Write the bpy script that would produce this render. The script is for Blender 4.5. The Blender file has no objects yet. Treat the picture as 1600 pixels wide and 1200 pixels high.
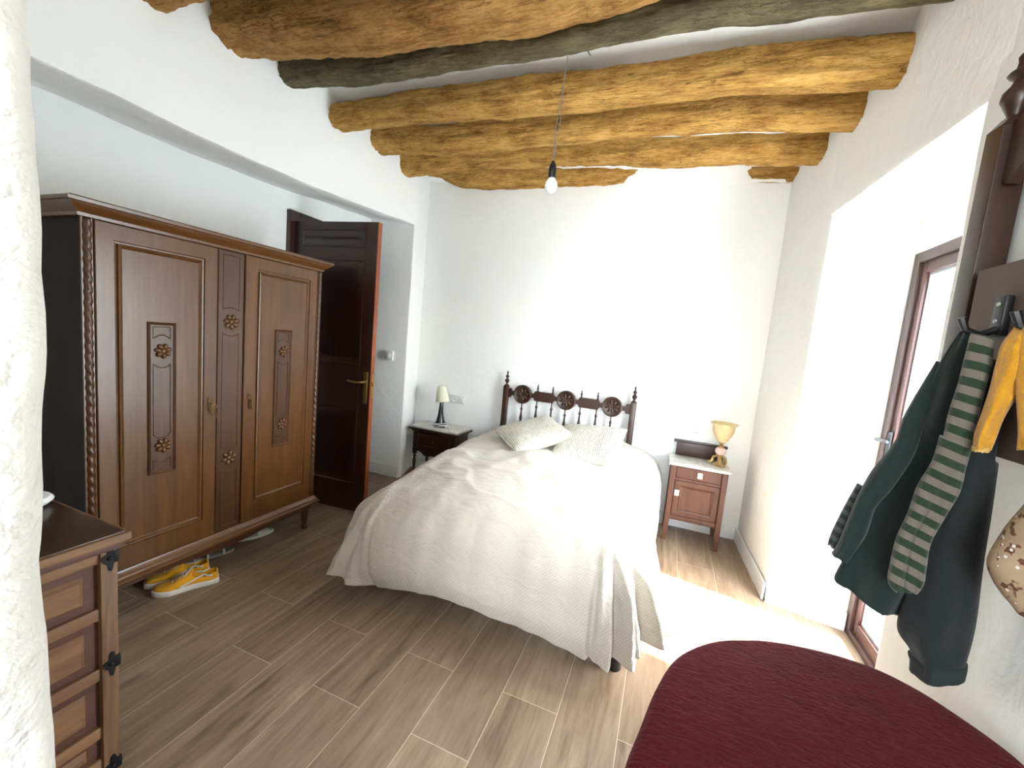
import bpy, bmesh, math, random
from math import sin, cos, pi, radians, sqrt, atan2, hypot, exp
from mathutils import Vector, Matrix, noise, Euler
random.seed(7)
SC = bpy.context.scene
COL = SC.collection

# ------------------------------------------------------------------ camera
cam_d = bpy.data.cameras.new('camera'); cam = bpy.data.objects.new('camera', cam_d); COL.objects.link(cam)
FPX = 644.287
cam_d.sensor_width = 36.0; cam_d.lens = FPX / 1600 * 36.0; cam_d.clip_start = 0.02
R = ((0.92957195, -0.34748257, -0.12309283), (0.35727119, 0.93148351, 0.06852538), (0.09084757, -0.10767679, 0.99002648))
CH = 1.43
cam.matrix_world = Matrix(((R[0][0], R[0][2], -R[0][1], 0), (R[1][0], R[1][2], -R[1][1], 0), (R[2][0], R[2][2], -R[2][1], CH), (0, 0, 0, 1)))
SC.camera = cam

# ------------------------------------------------------------------ view, world, sun, sky portals, added rear fill
SC.view_settings.view_transform = 'Standard'; SC.view_settings.look = 'None'
SC.view_settings.exposure = 1.72; SC.view_settings.gamma = 1.0; SC.view_settings.use_curve_mapping = False
world = bpy.data.worlds.new('daylight'); SC.world = world; world.use_nodes = True
wn = world.node_tree.nodes; wl = world.node_tree.links; wn.clear()
wo = wn.new('ShaderNodeOutputWorld'); wb = wn.new('ShaderNodeBackground'); sky = wn.new('ShaderNodeTexSky')
sky.sky_type = 'NISHITA'; sky.sun_disc = False; sky.sun_elevation = radians(50); sky.sun_rotation = radians(100)
sky.air_density = 1.0; sky.dust_density = 3.0; sky.ozone_density = 0.6
mixw = wn.new('ShaderNodeMixRGB'); mixw.inputs[0].default_value = 0.6; mixw.inputs[2].default_value = (0.45, 0.50, 0.55, 1)
sc_ = wn.new('ShaderNodeMixRGB'); sc_.blend_type = 'MULTIPLY'; sc_.inputs[0].default_value = 1; sc_.inputs[2].default_value = (0.12, 0.12, 0.12, 1)
wl.new(sky.outputs[0], sc_.inputs[1]); wl.new(sc_.outputs[0], mixw.inputs[1])
wl.new(mixw.outputs[0], wb.inputs[0]); wb.inputs[1].default_value = 17.0; wl.new(wb.outputs[0], wo.inputs[0])

def light(name, kind, loc, direction, energy, size=None, sizey=None, color=(1, 1, 1)):
    d = bpy.data.lights.new(name, kind); o = bpy.data.objects.new(name, d); COL.objects.link(o)
    o.location = loc; o.rotation_euler = Vector(direction).to_track_quat('-Z', 'Y').to_euler()
    d.energy = energy; d.color = color
    if kind == 'AREA':
        d.shape = 'RECTANGLE'; d.size = size; d.size_y = sizey
    return o
sun = light('sun', 'SUN', (4, 1, 6), (-0.50, 0.10, -0.86), 15.0, color=(1.0, 0.97, 0.93)); sun.data.angle = radians(0.9)
p1 = light('balcony_sky_portal', 'AREA', (1.20, 2.18, 1.05), (-1, 0, 0), 1.0, 1.1, 2.05); p1.data.cycles.is_portal = True
rear = light('rear_fill_light', 'AREA', (0.3, -2.28, 1.50), (-0.15, 1, 0.05), 13.0, 1.1, 1.3, color=(1.0, 0.99, 0.97))  # unseen fill lamp added behind the camera to brighten the room
p2 = light('rear_sky_portal', 'AREA', (0.15, -2.40, 1.50), (0, 1, 0), 1.0, 1.1, 1.3); p2.data.cycles.is_portal = True  # portal for the added opening in the rear wall

# ------------------------------------------------------------------ helpers
def lin(r, g=None, b=None):
    if g is None: r, g, b = r
    f = lambda c: (c / 255 / 12.92) if c / 255 <= 0.04045 else ((c / 255 + 0.055) / 1.055) ** 2.4
    return (f(r), f(g), f(b), 1.0)

class NT:
    def __init__(s, name):
        s.m = bpy.data.materials.new(name); s.m.use_nodes = True
        s.n = s.m.node_tree.nodes; s.l = s.m.node_tree.links; s.n.clear()
        s.out = s.n.new('ShaderNodeOutputMaterial'); s.b = s.n.new('ShaderNodeBsdfPrincipled')
        s.l.new(s.b.outputs[0], s.out.inputs[0])
    def set(s, sock, v):
        if isinstance(v, bpy.types.NodeSocket): s.l.new(v, sock)
        else: sock.default_value = v
    def P(s, **k):
        for a, v in k.items(): s.set(s.b.inputs[a.replace('_', ' ')], v)
    def coord(s, scale=(1, 1, 1), rot=(0, 0, 0), kind='Object', loc=(0, 0, 0)):
        t = s.n.new('ShaderNodeTexCoord'); m = s.n.new('ShaderNodeMapping')
        s.l.new(t.outputs[kind], m.inputs[0]); m.inputs['Scale'].default_value = scale; m.inputs['Rotation'].default_value = rot; m.inputs['Location'].default_value = loc
        return m.outputs[0]
    def noise(s, vec, scale=5, detail=4, rough=0.5, dist=0.0, col=False):
        t = s.n.new('ShaderNodeTexNoise'); s.l.new(vec, t.inputs['Vector'])
        t.inputs['Scale'].default_value = scale; t.inputs['Detail'].default_value = detail; t.inputs['Roughness'].default_value = rough; t.inputs['Distortion'].default_value = dist
        return t.outputs[1 if col else 0]
    def voro(s, vec, scale=5, out='Distance', feature='F1', rnd=1.0):
        t = s.n.new('ShaderNodeTexVoronoi'); s.l.new(vec, t.inputs['Vector']); t.feature = feature
        t.inputs['Scale'].default_value = scale; t.inputs['Randomness'].default_value = rnd
        return t.outputs[out]
    def wave(s, vec, scale=5, dist=0.0, detail=2, direction='X', kind='BANDS'):
        t = s.n.new('ShaderNodeTexWave'); s.l.new(vec, t.inputs['Vector']); t.wave_type = kind
        if kind == 'BANDS': t.bands_direction = direction
        t.inputs['Scale'].default_value = scale; t.inputs['Distortion'].default_value = dist; t.inputs['Detail'].default_value = detail
        return t.outputs[1]
    def ramp(s, fac, stops, const=False):
        t = s.n.new('ShaderNodeValToRGB'); s.l.new(fac, t.inputs[0]); e = t.color_ramp.elements
        if const: t.color_ramp.interpolation = 'CONSTANT'
        while len(e) < len(stops): e.new(0.5)
        for i, (p, c) in enumerate(stops): e[i].position = p; e[i].color = c if len(c) == 4 else (*c, 1)
        return t.outputs[0]
    def mix(s, fac, a, b, mode='MIX'):
        t = s.n.new('ShaderNodeMixRGB'); t.blend_type = mode
        s.set(t.inputs[0], fac); s.set(t.inputs[1], a); s.set(t.inputs[2], b); return t.outputs[0]
    def math(s, op, a, b=0.0, c=0.0):
        t = s.n.new('ShaderNodeMath'); t.operation = op
        s.set(t.inputs[0], a); s.set(t.inputs[1], b)
        if op in ('MULTIPLY_ADD', 'COMPARE'): s.set(t.inputs[2], c)
        return t.outputs[0]
    def bump(s, h, strength=0.3, dist=0.01):
        t = s.n.new('ShaderNodeBump'); s.l.new(h, t.inputs['Height']); t.inputs['Strength'].default_value = strength; t.inputs['Distance'].default_value = dist
        s.l.new(t.outputs[0], s.b.inputs['Normal'])
    def xyz(s, vec):
        t = s.n.new('ShaderNodeSeparateXYZ'); s.l.new(vec, t.inputs[0]); return t.outputs
    def comb(s, x, y, z=0.0):
        t = s.n.new('ShaderNodeCombineXYZ'); s.set(t.inputs[0], x); s.set(t.inputs[1], y); s.set(t.inputs[2], z); return t.outputs[0]

def g(v): return (v, v, v, 1)

def plain(name, col, rough=0.5, metal=0.0, bump=0.0, bscale=200, **k):
    t = NT(name); c = t.coord()
    n = t.noise(c, 6, 3)
    lo = tuple(x * 0.88 for x in col[:3]) + (1,)
    t.P(Base_Color=t.mix(n, lo, col), Roughness=rough, Metallic=metal, **k)
    if bump: t.bump(t.noise(c, bscale, 3), bump, 0.004)
    return t.m

def plaster(name, col, bstr=0.35, fine=1.0):
    t = NT(name); c = t.coord()
    big = t.noise(c, 1.6, 4, 0.6); mid = t.noise(c, 9, 5, 0.6, 0.6); fi = t.noise(c, 60, 3)
    base = t.mix(t.math('MULTIPLY', big, 0.5), col, tuple(x * 0.95 for x in col[:3]) + (1,))
    t.P(Base_Color=base, Roughness=0.92)
    h = t.math('ADD', t.math('MULTIPLY', big, 1.4), t.math('ADD', t.math('MULTIPLY', mid, 0.55), t.math('MULTIPLY', fi, 0.08 * fine)))
    t.bump(h, bstr, 0.03)
    return t.m

def wood(name, c1, c2, axis='z', rough=0.35, grain=1.0, coat=0.0, bump=0.12, dark=None, spec=0.5):
    t = NT(name); sc = {'x': (1.2, 16, 16), 'y': (16, 1.2, 16), 'z': (16, 16, 1.2)}[axis]
    c = t.coord(tuple(v * grain for v in sc)); cc = t.coord()
    n1 = t.noise(c, 1.6, 6, 0.62, 0.7); n2 = t.noise(c, 6.5, 3, 0.6); n3 = t.noise(cc, 1.4, 3)
    f = t.math('ADD', t.math('MULTIPLY', n1, 0.65), t.math('MULTIPLY', n2, 0.35))
    st = [(0.34, c1), (0.66, c2)]
    if dark: st = [(0.25, dark), (0.42, c1), (0.7, c2)]
    col = t.ramp(f, st)
    col = t.mix(t.math('MULTIPLY', n3, 0.35), col, c1)
    t.P(Base_Color=col, Roughness=t.math('ADD', rough - 0.05, t.math('MULTIPLY', n2, 0.1)), Coat_Weight=coat, Coat_Roughness=0.22, Specular_IOR_Level=spec)
    t.bump(f, bump, 0.004)
    return t.m

M = {}
M['wall'] = plaster('white_plaster', lin(245, 246, 243), 0.34)
M['wall_near'] = plaster('rough_white_plaster', lin(222, 218, 210), 0.9, 2.5)
M['ceil'] = plaster('ceiling_plaster', lin(247, 247, 244), 0.28)
M['skirt'] = plain('white_baseboard_paint', lin(236, 237, 236), 0.4)
M['wardrobe'] = wood('varnished_brown_wood', lin(74, 42, 14), lin(108, 68, 26), 'z', 0.34, 0.8, 0.18, 0.05)
M['wardrobe_dark'] = wood('dark_wardrobe_wood', lin(62, 34, 13), lin(86, 51, 21), 'z', 0.36, 0.8, 0.15, 0.06)
M['wardrobe_side_shaded'] = wood('shaded_wardrobe_side_wood', lin(36, 26, 23), lin(50, 36, 31), 'z', 0.6, 0.8, 0.0, 0.05, None, 0.2)  # same wood, darkened to put the side's shade into the colour
M['wardrobe_h'] = wood('wardrobe_moulding_wood', lin(82, 48, 18), lin(114, 71, 31), 'y', 0.32, 0.8, 0.25, 0.05)
M['door'] = wood('dark_door_wood', lin(36, 16, 9), lin(60, 27, 14), 'z', 0.36, 1.0, 0.2, 0.05)
M['door_edge'] = wood('door_edge_wood', lin(120, 56, 28), lin(158, 84, 48), 'z', 0.4, 1.0, 0.1, 0.05)
M['darkwood'] = wood('dark_turned_wood', lin(38, 20, 14), lin(66, 36, 22), 'z', 0.38, 1.2, 0.15, 0.08)
M['headwood'] = wood('headboard_wood', lin(42, 24, 15), lin(72, 42, 26), 'z', 0.38, 1.2, 0.15, 0.08)
M['nightwood'] = wood('burl_nightstand_wood', lin(78, 43, 30), lin(112, 68, 49), 'z', 0.4, 0.55, 0.2, 0.06, lin(54, 29, 20))
M['chestwood'] = wood('rustic_chest_wood', lin(96, 66, 42), lin(140, 104, 72), 'z', 0.6, 0.8, 0, 0.3, lin(46, 28, 18))
M['chestwood_y'] = wood('rustic_rail_wood', lin(104, 70, 42), lin(142, 102, 68), 'y', 0.6, 0.8, 0, 0.3, lin(62, 38, 22))
M['chestdark'] = wood('chest_drawer_wood', lin(66, 36, 24), lin(90, 54, 36), 'y', 0.5, 0.8, 0, 0.15)
M['chesttop'] = wood('dark_chest_top_wood', lin(44, 30, 22), lin(68, 48, 34), 'y', 0.3, 0.7, 0.2, 0.08)
M['iron'] = plain('black_iron', lin(34, 32, 31), 0.5, 0.7, 0.3, 80)
M['brass'] = plain('worn_brass', lin(182, 150, 92), 0.32, 0.9)
M['brass_dark'] = plain('dark_brass', lin(90, 66, 40), 0.4, 0.8)
M['bolt'] = plain('silver_screws', lin(190, 190, 190), 0.3, 0.9)
M['porcelain'] = plain('porcelain', lin(236, 228, 208), 0.2)
M['plastic'] = plain('white_plastic', lin(232, 232, 228), 0.35)
M['blackplastic'] = plain('black_plastic', lin(22, 22, 23), 0.4)
M['lampgreen'] = plain('dark_green_glaze', lin(34, 44, 40), 0.2)
M['shade'] = plain('cream_lamp_shade', lin(232, 230, 206), 0.6)
M['mattress'] = plain('beige_mattress_fabric', lin(196, 180, 156), 0.9)
M['alu'] = plain('brown_aluminium', lin(92, 70, 66), 0.4, 0.2)
M['alu_in'] = plain('reddish_brown_aluminium', lin(88, 54, 45), 0.4, 0.1)
M['gasket'] = plain('grey_window_spacer', lin(170, 172, 174), 0.4, 0.4)
M['outwhite'] = plain('white_outdoor_paint', lin(232, 236, 240), 0.6)
M['outgrey'] = plain('grey_outdoor_metal', lin(120, 130, 138), 0.5, 0.2)
M['panel'] = plain('taupe_board', lin(98, 82, 74), 0.75, 0, 0.15, 300)
M['pinkglass'] = plain('pink_porcelain', lin(226, 188, 178), 0.15)
M['gold'] = plain('gold_leaf_base', lin(190, 160, 104), 0.35, 0.5)

def m_marble():
    t = NT('white_marble'); c = t.coord()
    n = t.noise(c, 7, 6, 0.7, 2.0)
    t.P(Base_Color=t.ramp(n, [(0.42, lin(196, 192, 182)), (0.56, lin(228, 226, 218))]), Roughness=0.28); return t.m
M['marble'] = m_marble()
def m_amber():
    t = NT('amber_glass'); t.P(Base_Color=lin(242, 230, 196), Roughness=0.15, Specular_IOR_Level=0.8)
    a = t.n.new('ShaderNodeBsdfTransparent'); a.inputs[0].default_value = lin(250, 238, 205); mx = t.n.new('ShaderNodeMixShader'); mx.inputs[0].default_value = 0.55
    t.l.new(t.b.outputs[0], mx.inputs[1]); t.l.new(a.outputs[0], mx.inputs[2]); t.l.new(mx.outputs[0], t.out.inputs[0]); return t.m
M['amber'] = m_amber()
def m_glass():
    t = NT('clear_pane'); t.n.remove(t.b)
    a = t.n.new('ShaderNodeBsdfTransparent'); b = t.n.new('ShaderNodeBsdfGlossy'); b.inputs['Roughness'].default_value = 0.0
    mx = t.n.new('ShaderNodeMixShader'); mx.inputs[0].default_value = 0.06
    a.inputs[0].default_value = (0.95, 0.97, 0.97, 1)
    t.l.new(a.outputs[0], mx.inputs[1]); t.l.new(b.outputs[0], mx.inputs[2]); t.l.new(mx.outputs[0], t.out.inputs[0]); return t.m
M['glass'] = m_glass()
def m_bulb():
    t = NT('frosted_bulb'); t.P(Base_Color=lin(246, 246, 244), Roughness=0.25, Subsurface_Weight=0.3, Subsurface_Radius=(0.02, 0.02, 0.02)); return t.m
M['bulb'] = m_bulb()

def m_floor():
    t = NT('wood_look_floor_tiles'); tc = t.n.new('ShaderNodeTexCoord'); s = t.xyz(tc.outputs['Object'])
    W_, L_ = 0.2295, 0.92
    u = t.math('DIVIDE', t.math('ADD', s[0], 0.007), W_); row = t.math('FLOOR', u); fu = t.math('FRACT', u)
    par = t.math('ABSOLUTE', t.math('MODULO', row, 2.0))
    # odd rows start at y=1.470, even rows at y=1.160
    off = t.math('ADD', 1.160, t.math('MULTIPLY', t.math('SUBTRACT', 1.0, par), 0.310))
    v = t.math('DIVIDE', t.math('SUBTRACT', s[1], off), L_); cell = t.math('FLOOR', v); fv = t.math('FRACT', v)
    wn_ = t.n.new('ShaderNodeTexWhiteNoise'); wn_.noise_dimensions = '2D'; t.l.new(t.comb(row, cell), wn_.inputs['Vector'])
    rnd = wn_.outputs[0]
    gx = t.math('ADD', t.math('MULTIPLY', s[0], 11.0), t.math('MULTIPLY', rnd, 40.0)); gy = t.math('ADD', t.math('MULTIPLY', s[1], 1.1), t.math('MULTIPLY', rnd, 13.0))
    vec = t.comb(gx, gy, t.math('MULTIPLY', rnd, 7.0))
    n1 = t.noise(vec, 1.3, 6, 0.65, 0.9); n2 = t.noise(vec, 5.0, 4, 0.6, 0.3); kn = t.noise(t.comb(t.math('MULTIPLY', gx, 0.55), t.math('MULTIPLY', gy, 1.6)), 1.1, 2, 0.5, 0.6)
    f = t.math('ADD', t.math('MULTIPLY', n1, 0.7), t.math('MULTIPLY', n2, 0.3))
    wood_c = t.ramp(f, [(0.30, lin(88, 70, 54)), (0.46, lin(136, 113, 90)), (0.62, lin(160, 138, 113)), (0.75, lin(178, 157, 132))])
    wood_c = t.mix(t.math('MULTIPLY', rnd, 0.30), wood_c, lin(120, 98, 77))
    knm = t.ramp(kn, [(0.66, g(0)), (0.76, g(1))])
    wood_c = t.mix(t.math('MULTIPLY', knm, 0.65), wood_c, lin(92, 72, 58))
    du = t.math('MINIMUM', fu, t.math('SUBTRACT', 1.0, fu)); dv = t.math('MINIMUM', fv, t.math('SUBTRACT', 1.0, fv))
    du = t.math('MULTIPLY', du, W_); dv = t.math('MULTIPLY', dv, L_)
    d = t.math('MINIMUM', du, dv); mask = t.math('LESS_THAN', d, 0.0010)
    t.P(Base_Color=t.mix(mask, wood_c, lin(206, 190, 168)), Roughness=t.math('ADD', 0.36, t.math('MULTIPLY', n2, 0.2)), Specular_IOR_Level=0.45)
    t.bump(t.math('SUBTRACT', t.math('MULTIPLY', f, 0.25), mask), 0.15, 0.003)
    return t.m
M['floor'] = m_floor()

def m_beam(name, cols, rough=0.85):
    t = NT(name); c = t.coord((1.3, 9, 9)); c2 = t.coord((4, 7, 7))
    n1 = t.noise(c, 2.2, 9, 0.75, 0.4); n2 = t.noise(c2, 1.3, 6, 0.7, 0.3); n3 = t.noise(t.coord((4, 24, 24)), 5, 5, 0.75)
    f = t.math('ADD', t.math('MULTIPLY', n1, 0.42), t.math('ADD', t.math('MULTIPLY', n2, 0.30), t.math('MULTIPLY', n3, 0.28)))
    cr = t.noise(t.coord((0.9, 15, 15), loc=(3, 1, 2)), 2.2, 5, 0.6, 1.6); ck = t.ramp(cr, [(0.488, g(0)), (0.500, g(1)), (0.512, g(0))])
    patch = t.ramp(t.noise(t.coord((1.5, 5, 5)), 2.0, 3, 0.6), [(0.44, g(0)), (0.56, g(1))])
    ck = t.math('MULTIPLY', ck, patch)
    col = t.ramp(f, [(0.36, cols[0]), (0.445, cols[1]), (0.53, cols[2]), (0.64, cols[3])])
    t.P(Base_Color=t.mix(t.math('MULTIPLY', ck, 0.8), col, cols[0]), Roughness=rough, Specular_IOR_Level=0.25)
    t.bump(t.math('SUBTRACT', f, t.math('MULTIPLY', ck, 0.35)), 1.0, 0.04); return t.m
M['beam_ochre'] = m_beam('ochre_beam_wood', (lin(98, 64, 26), lin(172, 124, 58), lin(214, 166, 88), lin(236, 194, 122)))
M['beam_tan'] = m_beam('tan_beam_wood', (lin(94, 60, 26), lin(162, 116, 58), lin(200, 152, 86), lin(220, 176, 112)))
M['beam_grey'] = m_beam('grey_beam_wood', (lin(54, 49, 34), lin(92, 84, 60), lin(120, 110, 80), lin(154, 138, 100)))

def m_duvet():
    t = NT('cream_duvet_cotton'); c = t.coord()
    s_ = t.xyz(c)
    dot = lambda a, b_, d: t.math('ADD', t.math('MULTIPLY', s_[0], a), t.math('ADD', t.math('MULTIPLY', s_[1], b_), t.math('MULTIPLY', s_[2], d)))
    w1 = t.wave(t.comb(dot(0.62, 0.5, 0.6), 0.0), 30, 0, 0); w2 = t.wave(t.comb(dot(-0.62, 0.5, 0.6), 0.0), 30, 0, 0)
    pat = t.math('MULTIPLY', w1, w2)
    t.P(Base_Color=t.mix(pat, lin(196, 187, 172), lin(210, 203, 190)), Roughness=0.95, Sheen_Weight=0.25, Sheen_Roughness=0.5)
    n = t.noise(t.coord((1.0, 2.6, 1.5), (0, 0, radians(25))), 5.5, 5, 0.55, 1.0); n2 = t.noise(c, 3.0, 4, 0.6, 0.8)
    t.bump(t.math('ADD', t.math('MULTIPLY', pat, 0.05), t.math('ADD', n, n2)), 0.42, 0.035); return t.m
M['duvet'] = m_duvet()
def m_cush():
    t = NT('woven_ecru_cushion'); c = t.coord((1, 1, 1)); w = t.wave(c, 26, 2.2, 3, 'X'); n = t.noise(t.coord((60, 9, 20)), 2.5, 4, 0.7)
    t.P(Base_Color=t.ramp(t.math('ADD', t.math('MULTIPLY', w, 0.35), t.math('MULTIPLY', n, 0.75)), [(0.3, lin(152, 142, 122)), (0.46, lin(206, 200, 182)), (0.65, lin(234, 231, 218))]), Roughness=0.95)
    t.bump(t.math('ADD', w, n), 0.7, 0.006); return t.m
M['cushion'] = m_cush()
def m_velvet():
    t = NT('burgundy_velvet'); c = t.coord()
    n = t.noise(t.coord((1, 1, 1), (0, 0, 0.6)), 9, 5, 0.6, 1.2); f = t.noise(t.coord((1, 3, 1), (0, 0, -0.6)), 45, 3, 0.6, 0.8)
    t.P(Base_Color=t.mix(n, lin(58, 0, 3), lin(84, 1, 8)), Roughness=0.9, Sheen_Weight=0.38, Sheen_Roughness=0.4, Sheen_Tint=lin(200, 130, 140), Specular_IOR_Level=0.15)
    t.bump(t.math('ADD', t.math('MULTIPLY', n, 0.6), t.math('MULTIPLY', f, 0.5)), 0.6, 0.02); return t.m
M['velvet'] = m_velvet()
def fabric(name, c1, c2, scale=60, bstr=0.4, sheen=0.2, stretch=(1, 1, 1)):
    t = NT(name); n = t.noise(t.coord(stretch), scale, 4, 0.65)
    t.P(Base_Color=t.mix(n, c1, c2), Roughness=0.95, Sheen_Weight=sheen); t.bump(n, bstr, 0.006); return t.m
M['jacket'] = fabric('dark_green_fleece', lin(7, 22, 19), lin(15, 36, 31), 40, 0.3, 0.2)
M['denim'] = fabric('charcoal_denim', lin(9, 15, 15), lin(20, 28, 28), 90, 0.3, 0.08)
M['mustard'] = fabric('mustard_towelling', lin(150, 98, 4), lin(206, 148, 18), 55, 0.9, 0.35)
M['stitch'] = plain('dark_denim_hem', lin(24, 32, 32), 0.9)
M['label'] = plain('beige_cuff_trim', lin(196, 160, 90), 0.9)
def m_stripe(name, ca, cb, period, axis=2, mixn=None, phase=0.0):
    t = NT(name); tc = t.n.new('ShaderNodeTexCoord'); s = t.xyz(tc.outputs['Object']); c = t.coord()
    w = t.noise(c, 14, 2)
    z = t.math('ADD', t.math('ADD', s[axis], t.math('MULTIPLY', s[0], 0.35)), t.math('MULTIPLY', w, 0.006))
    fr = t.math('FRACT', t.math('ADD', t.math('DIVIDE', z, period), phase)); mk = t.math('LESS_THAN', fr, 0.5)
    col = t.mix(mk, ca, cb)
    t.P(Base_Color=col, Roughness=0.95, Sheen_Weight=0.2); t.bump(t.noise(c, 120, 3), 0.3, 0.004); return t.m
M['stripe'] = m_stripe('green_and_taupe_stripes', lin(98, 89, 80), lin(24, 43, 24), 0.034)
M['plaid'] = m_stripe('dark_plaid_lining', lin(18, 30, 27), lin(60, 64, 60), 0.026)
def m_bag():
    t = NT('sequinned_beige_fabric'); c = t.coord(); v = t.voro(c, 95); r = t.voro(c, 95, 'Color'); n = t.noise(c, 30, 3)
    sp = t.math('LESS_THAN', v, 0.26); s = t.xyz(r)
    pick = t.math('GREATER_THAN', s[0], 0.62); white = t.math('MULTIPLY', sp, pick)
    br = t.ramp(t.noise(c, 60, 2), [(0.56, g(0)), (0.60, g(1))])
    base = t.mix(n, lin(128, 104, 80), lin(176, 150, 122)); base = t.mix(br, base, lin(88, 52, 30))
    t.P(Base_Color=t.mix(white, base, lin(245, 240, 232)), Roughness=t.math('SUBTRACT', 0.8, t.math('MULTIPLY', white, 0.6)), Metallic=t.math('MULTIPLY', white, 0.3))
    t.bump(t.math('ADD', n, white), 0.5, 0.004); return t.m
M['bag'] = m_bag()
M['yellow'] = fabric('yellow_canvas', lin(206, 140, 10), lin(236, 172, 30), 120, 0.25, 0.1)
M['shoewhite'] = plain('white_rubber', lin(222, 214, 202), 0.6)
M['shoein'] = plain('brown_shoe_lining', lin(104, 58, 30), 0.9)
M['lace'] = plain('grey_white_laces', lin(206, 200, 190), 0.9)
M['slipper'] = plain('pale_slipper', lin(214, 212, 204), 0.8)
M['greystrap'] = plain('grey_sandal', lin(142, 134, 128), 0.8)

class MB:
    def __init__(s): s.bm = bmesh.new()
    def quadgrid(s, pts, closeu=False, closev=False):
        vs = [[s.bm.verts.new(p) for p in row] for row in pts]; nu = len(vs); nv = len(vs[0])
        for i in range(nu if closeu else nu - 1):
            for j in range(nv if closev else nv - 1):
                try: s.bm.faces.new((vs[i][j], vs[(i + 1) % nu][j], vs[(i + 1) % nu][(j + 1) % nv], vs[i][(j + 1) % nv]))
                except ValueError: pass
        return vs
    def face(s, vs):
        try: return s.bm.faces.new(vs)
        except ValueError: return None
    def box(s, x0, x1, y0, y1, z0, z1, bev=0.0):
        if bev > 0:
            b = bmesh.new(); bmesh.ops.create_cube(b, size=1)
            for v in b.verts: v.co = Vector(((x0 + x1) / 2 + v.co.x * (x1 - x0), (y0 + y1) / 2 + v.co.y * (y1 - y0), (z0 + z1) / 2 + v.co.z * (z1 - z0)))
            bmesh.ops.bevel(b, geom=list(b.edges), offset=bev, segments=2, affect='EDGES', profile=0.6)
            s.merge(b); return s
        v = [s.bm.verts.new((x, y, z)) for x in (x0, x1) for y in (y0, y1) for z in (z0, z1)]
        for f in ((0, 1, 3, 2), (4, 6, 7, 5), (0, 4, 5, 1), (2, 3, 7, 6), (0, 2, 6, 4), (1, 5, 7, 3)): s.bm.faces.new([v[i] for i in f])
        return s
    def merge(s, b, mat=None):
        mp = {}
        for v in b.verts: mp[v] = s.bm.verts.new(mat @ v.co if mat else v.co)
        for f in b.faces: s.face([mp[v] for v in f.verts])
        b.free()
    def prism(s, poly, axis, a0, a1):
        def P(u, v, a): return {'x': (a, u, v), 'y': (u, a, v), 'z': (u, v, a)}[axis]
        A = [s.bm.verts.new(P(u, v, a0)) for u, v in poly]; B = [s.bm.verts.new(P(u, v, a1)) for u, v in poly]
        n = len(poly); s.face(A[::-1]); s.face(B)
        for i in range(n): s.face((A[i], A[(i + 1) % n], B[(i + 1) % n], B[i]))
        return s
    def lathe(s, prof, c=(0, 0, 0), seg=20, axis='z', fn=None):
        rows = []
        for r, z in prof:
            row = []
            for k in range(seg):
                a = 2 * pi * k / seg; rr = r * (fn(a, z) if fn else 1)
                p = {'z': (rr * cos(a), rr * sin(a), z), 'x': (z, rr * cos(a), rr * sin(a)), 'y': (rr * cos(a), z, rr * sin(a))}[axis]
                row.append((c[0] + p[0], c[1] + p[1], c[2] + p[2]))
            rows.append(row)
        vs = s.quadgrid(rows, closev=True)
        if prof[0][0] > 1e-6: s.face(vs[0][::-1])
        if prof[-1][0] > 1e-6: s.face(vs[-1])
        return s
    def tube(s, pts, r, seg=8, caps=True):
        pts = [Vector(p) for p in pts]; n = len(pts); rows = []
        up = Vector((0, 0, 1)); prev = None
        for i, p in enumerate(pts):
            t = (pts[min(i + 1, n - 1)] - pts[max(i - 1, 0)]).normalized()
            if prev is None:
                a = up if abs(t.dot(up)) < 0.9 else Vector((1, 0, 0)); u = t.cross(a).normalized()
            else:
                u = (prev - t * prev.dot(t)).normalized()
            prev = u; v = t.cross(u); rr = r[i] if isinstance(r, (list, tuple)) else r
            rows.append([p + (u * cos(2 * pi * k / seg) + v * sin(2 * pi * k / seg)) * rr for k in range(seg)])
        vs = s.quadgrid(rows, closev=True)
        if caps: s.face(vs[0][::-1]); s.face(vs[-1])
        return s
    def loops(s, rects, axis='x', cap=True):
        """nested rectangles (a0,a1,z0,z1,depth) joined into one moulded face"""
        rows = []
        for a0, a1, z0, z1, d in rects:
            q = [(a0, z0), (a1, z0), (a1, z1), (a0, z1)]
            rows.append([((d, a, z) if axis == 'x' else (a, d, z)) for a, z in q])
        vs = s.quadgrid(rows, closev=True)
        s.face(vs[0][::-1])
        if cap: s.face(vs[-1])
        return s
    def ell(s, c, r, rot=None, seg=12, rings=8):
        b = bmesh.new(); bmesh.ops.create_uvsphere(b, u_segments=seg, v_segments=rings, radius=1)
        m = Matrix.Translation(c) @ (rot.to_4x4() if rot else Matrix.Identity(4)) @ Matrix.Diagonal((*r, 1))
        s.merge(b, m); return s
    def build(s, name, mat, parent=None, smooth=True, local=False, bevel=0.0, sub=0, angle=35, mods=None):
        bmesh.ops.recalc_face_normals(s.bm, faces=s.bm.faces)
        me = bpy.data.meshes.new(name); s.bm.to_mesh(me); s.bm.free()
        me.materials.append(M[mat] if isinstance(mat, str) else mat)
        o = bpy.data.objects.new(name, me); COL.objects.link(o)
        if parent:
            o.parent = parent
            if not local:
                w = wloc(parent); me.transform(Matrix.Translation(-w))
        if smooth:
            for p in me.polygons: p.use_smooth = True
            try: me.set_sharp_from_angle(angle=radians(angle))
            except Exception: pass
        if bevel:
            b = o.modifiers.new('bevel', 'BEVEL'); b.width = bevel; b.segments = 2; b.limit_method = 'ANGLE'; b.angle_limit = radians(40); b.harden_normals = False
        if sub:
            b = o.modifiers.new('sub', 'SUBSURF'); b.levels = sub; b.render_levels = sub
        return o
def wloc(o):
    w = Vector((0, 0, 0))
    while o: w = w + o.location; o = o.parent
    return w
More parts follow.
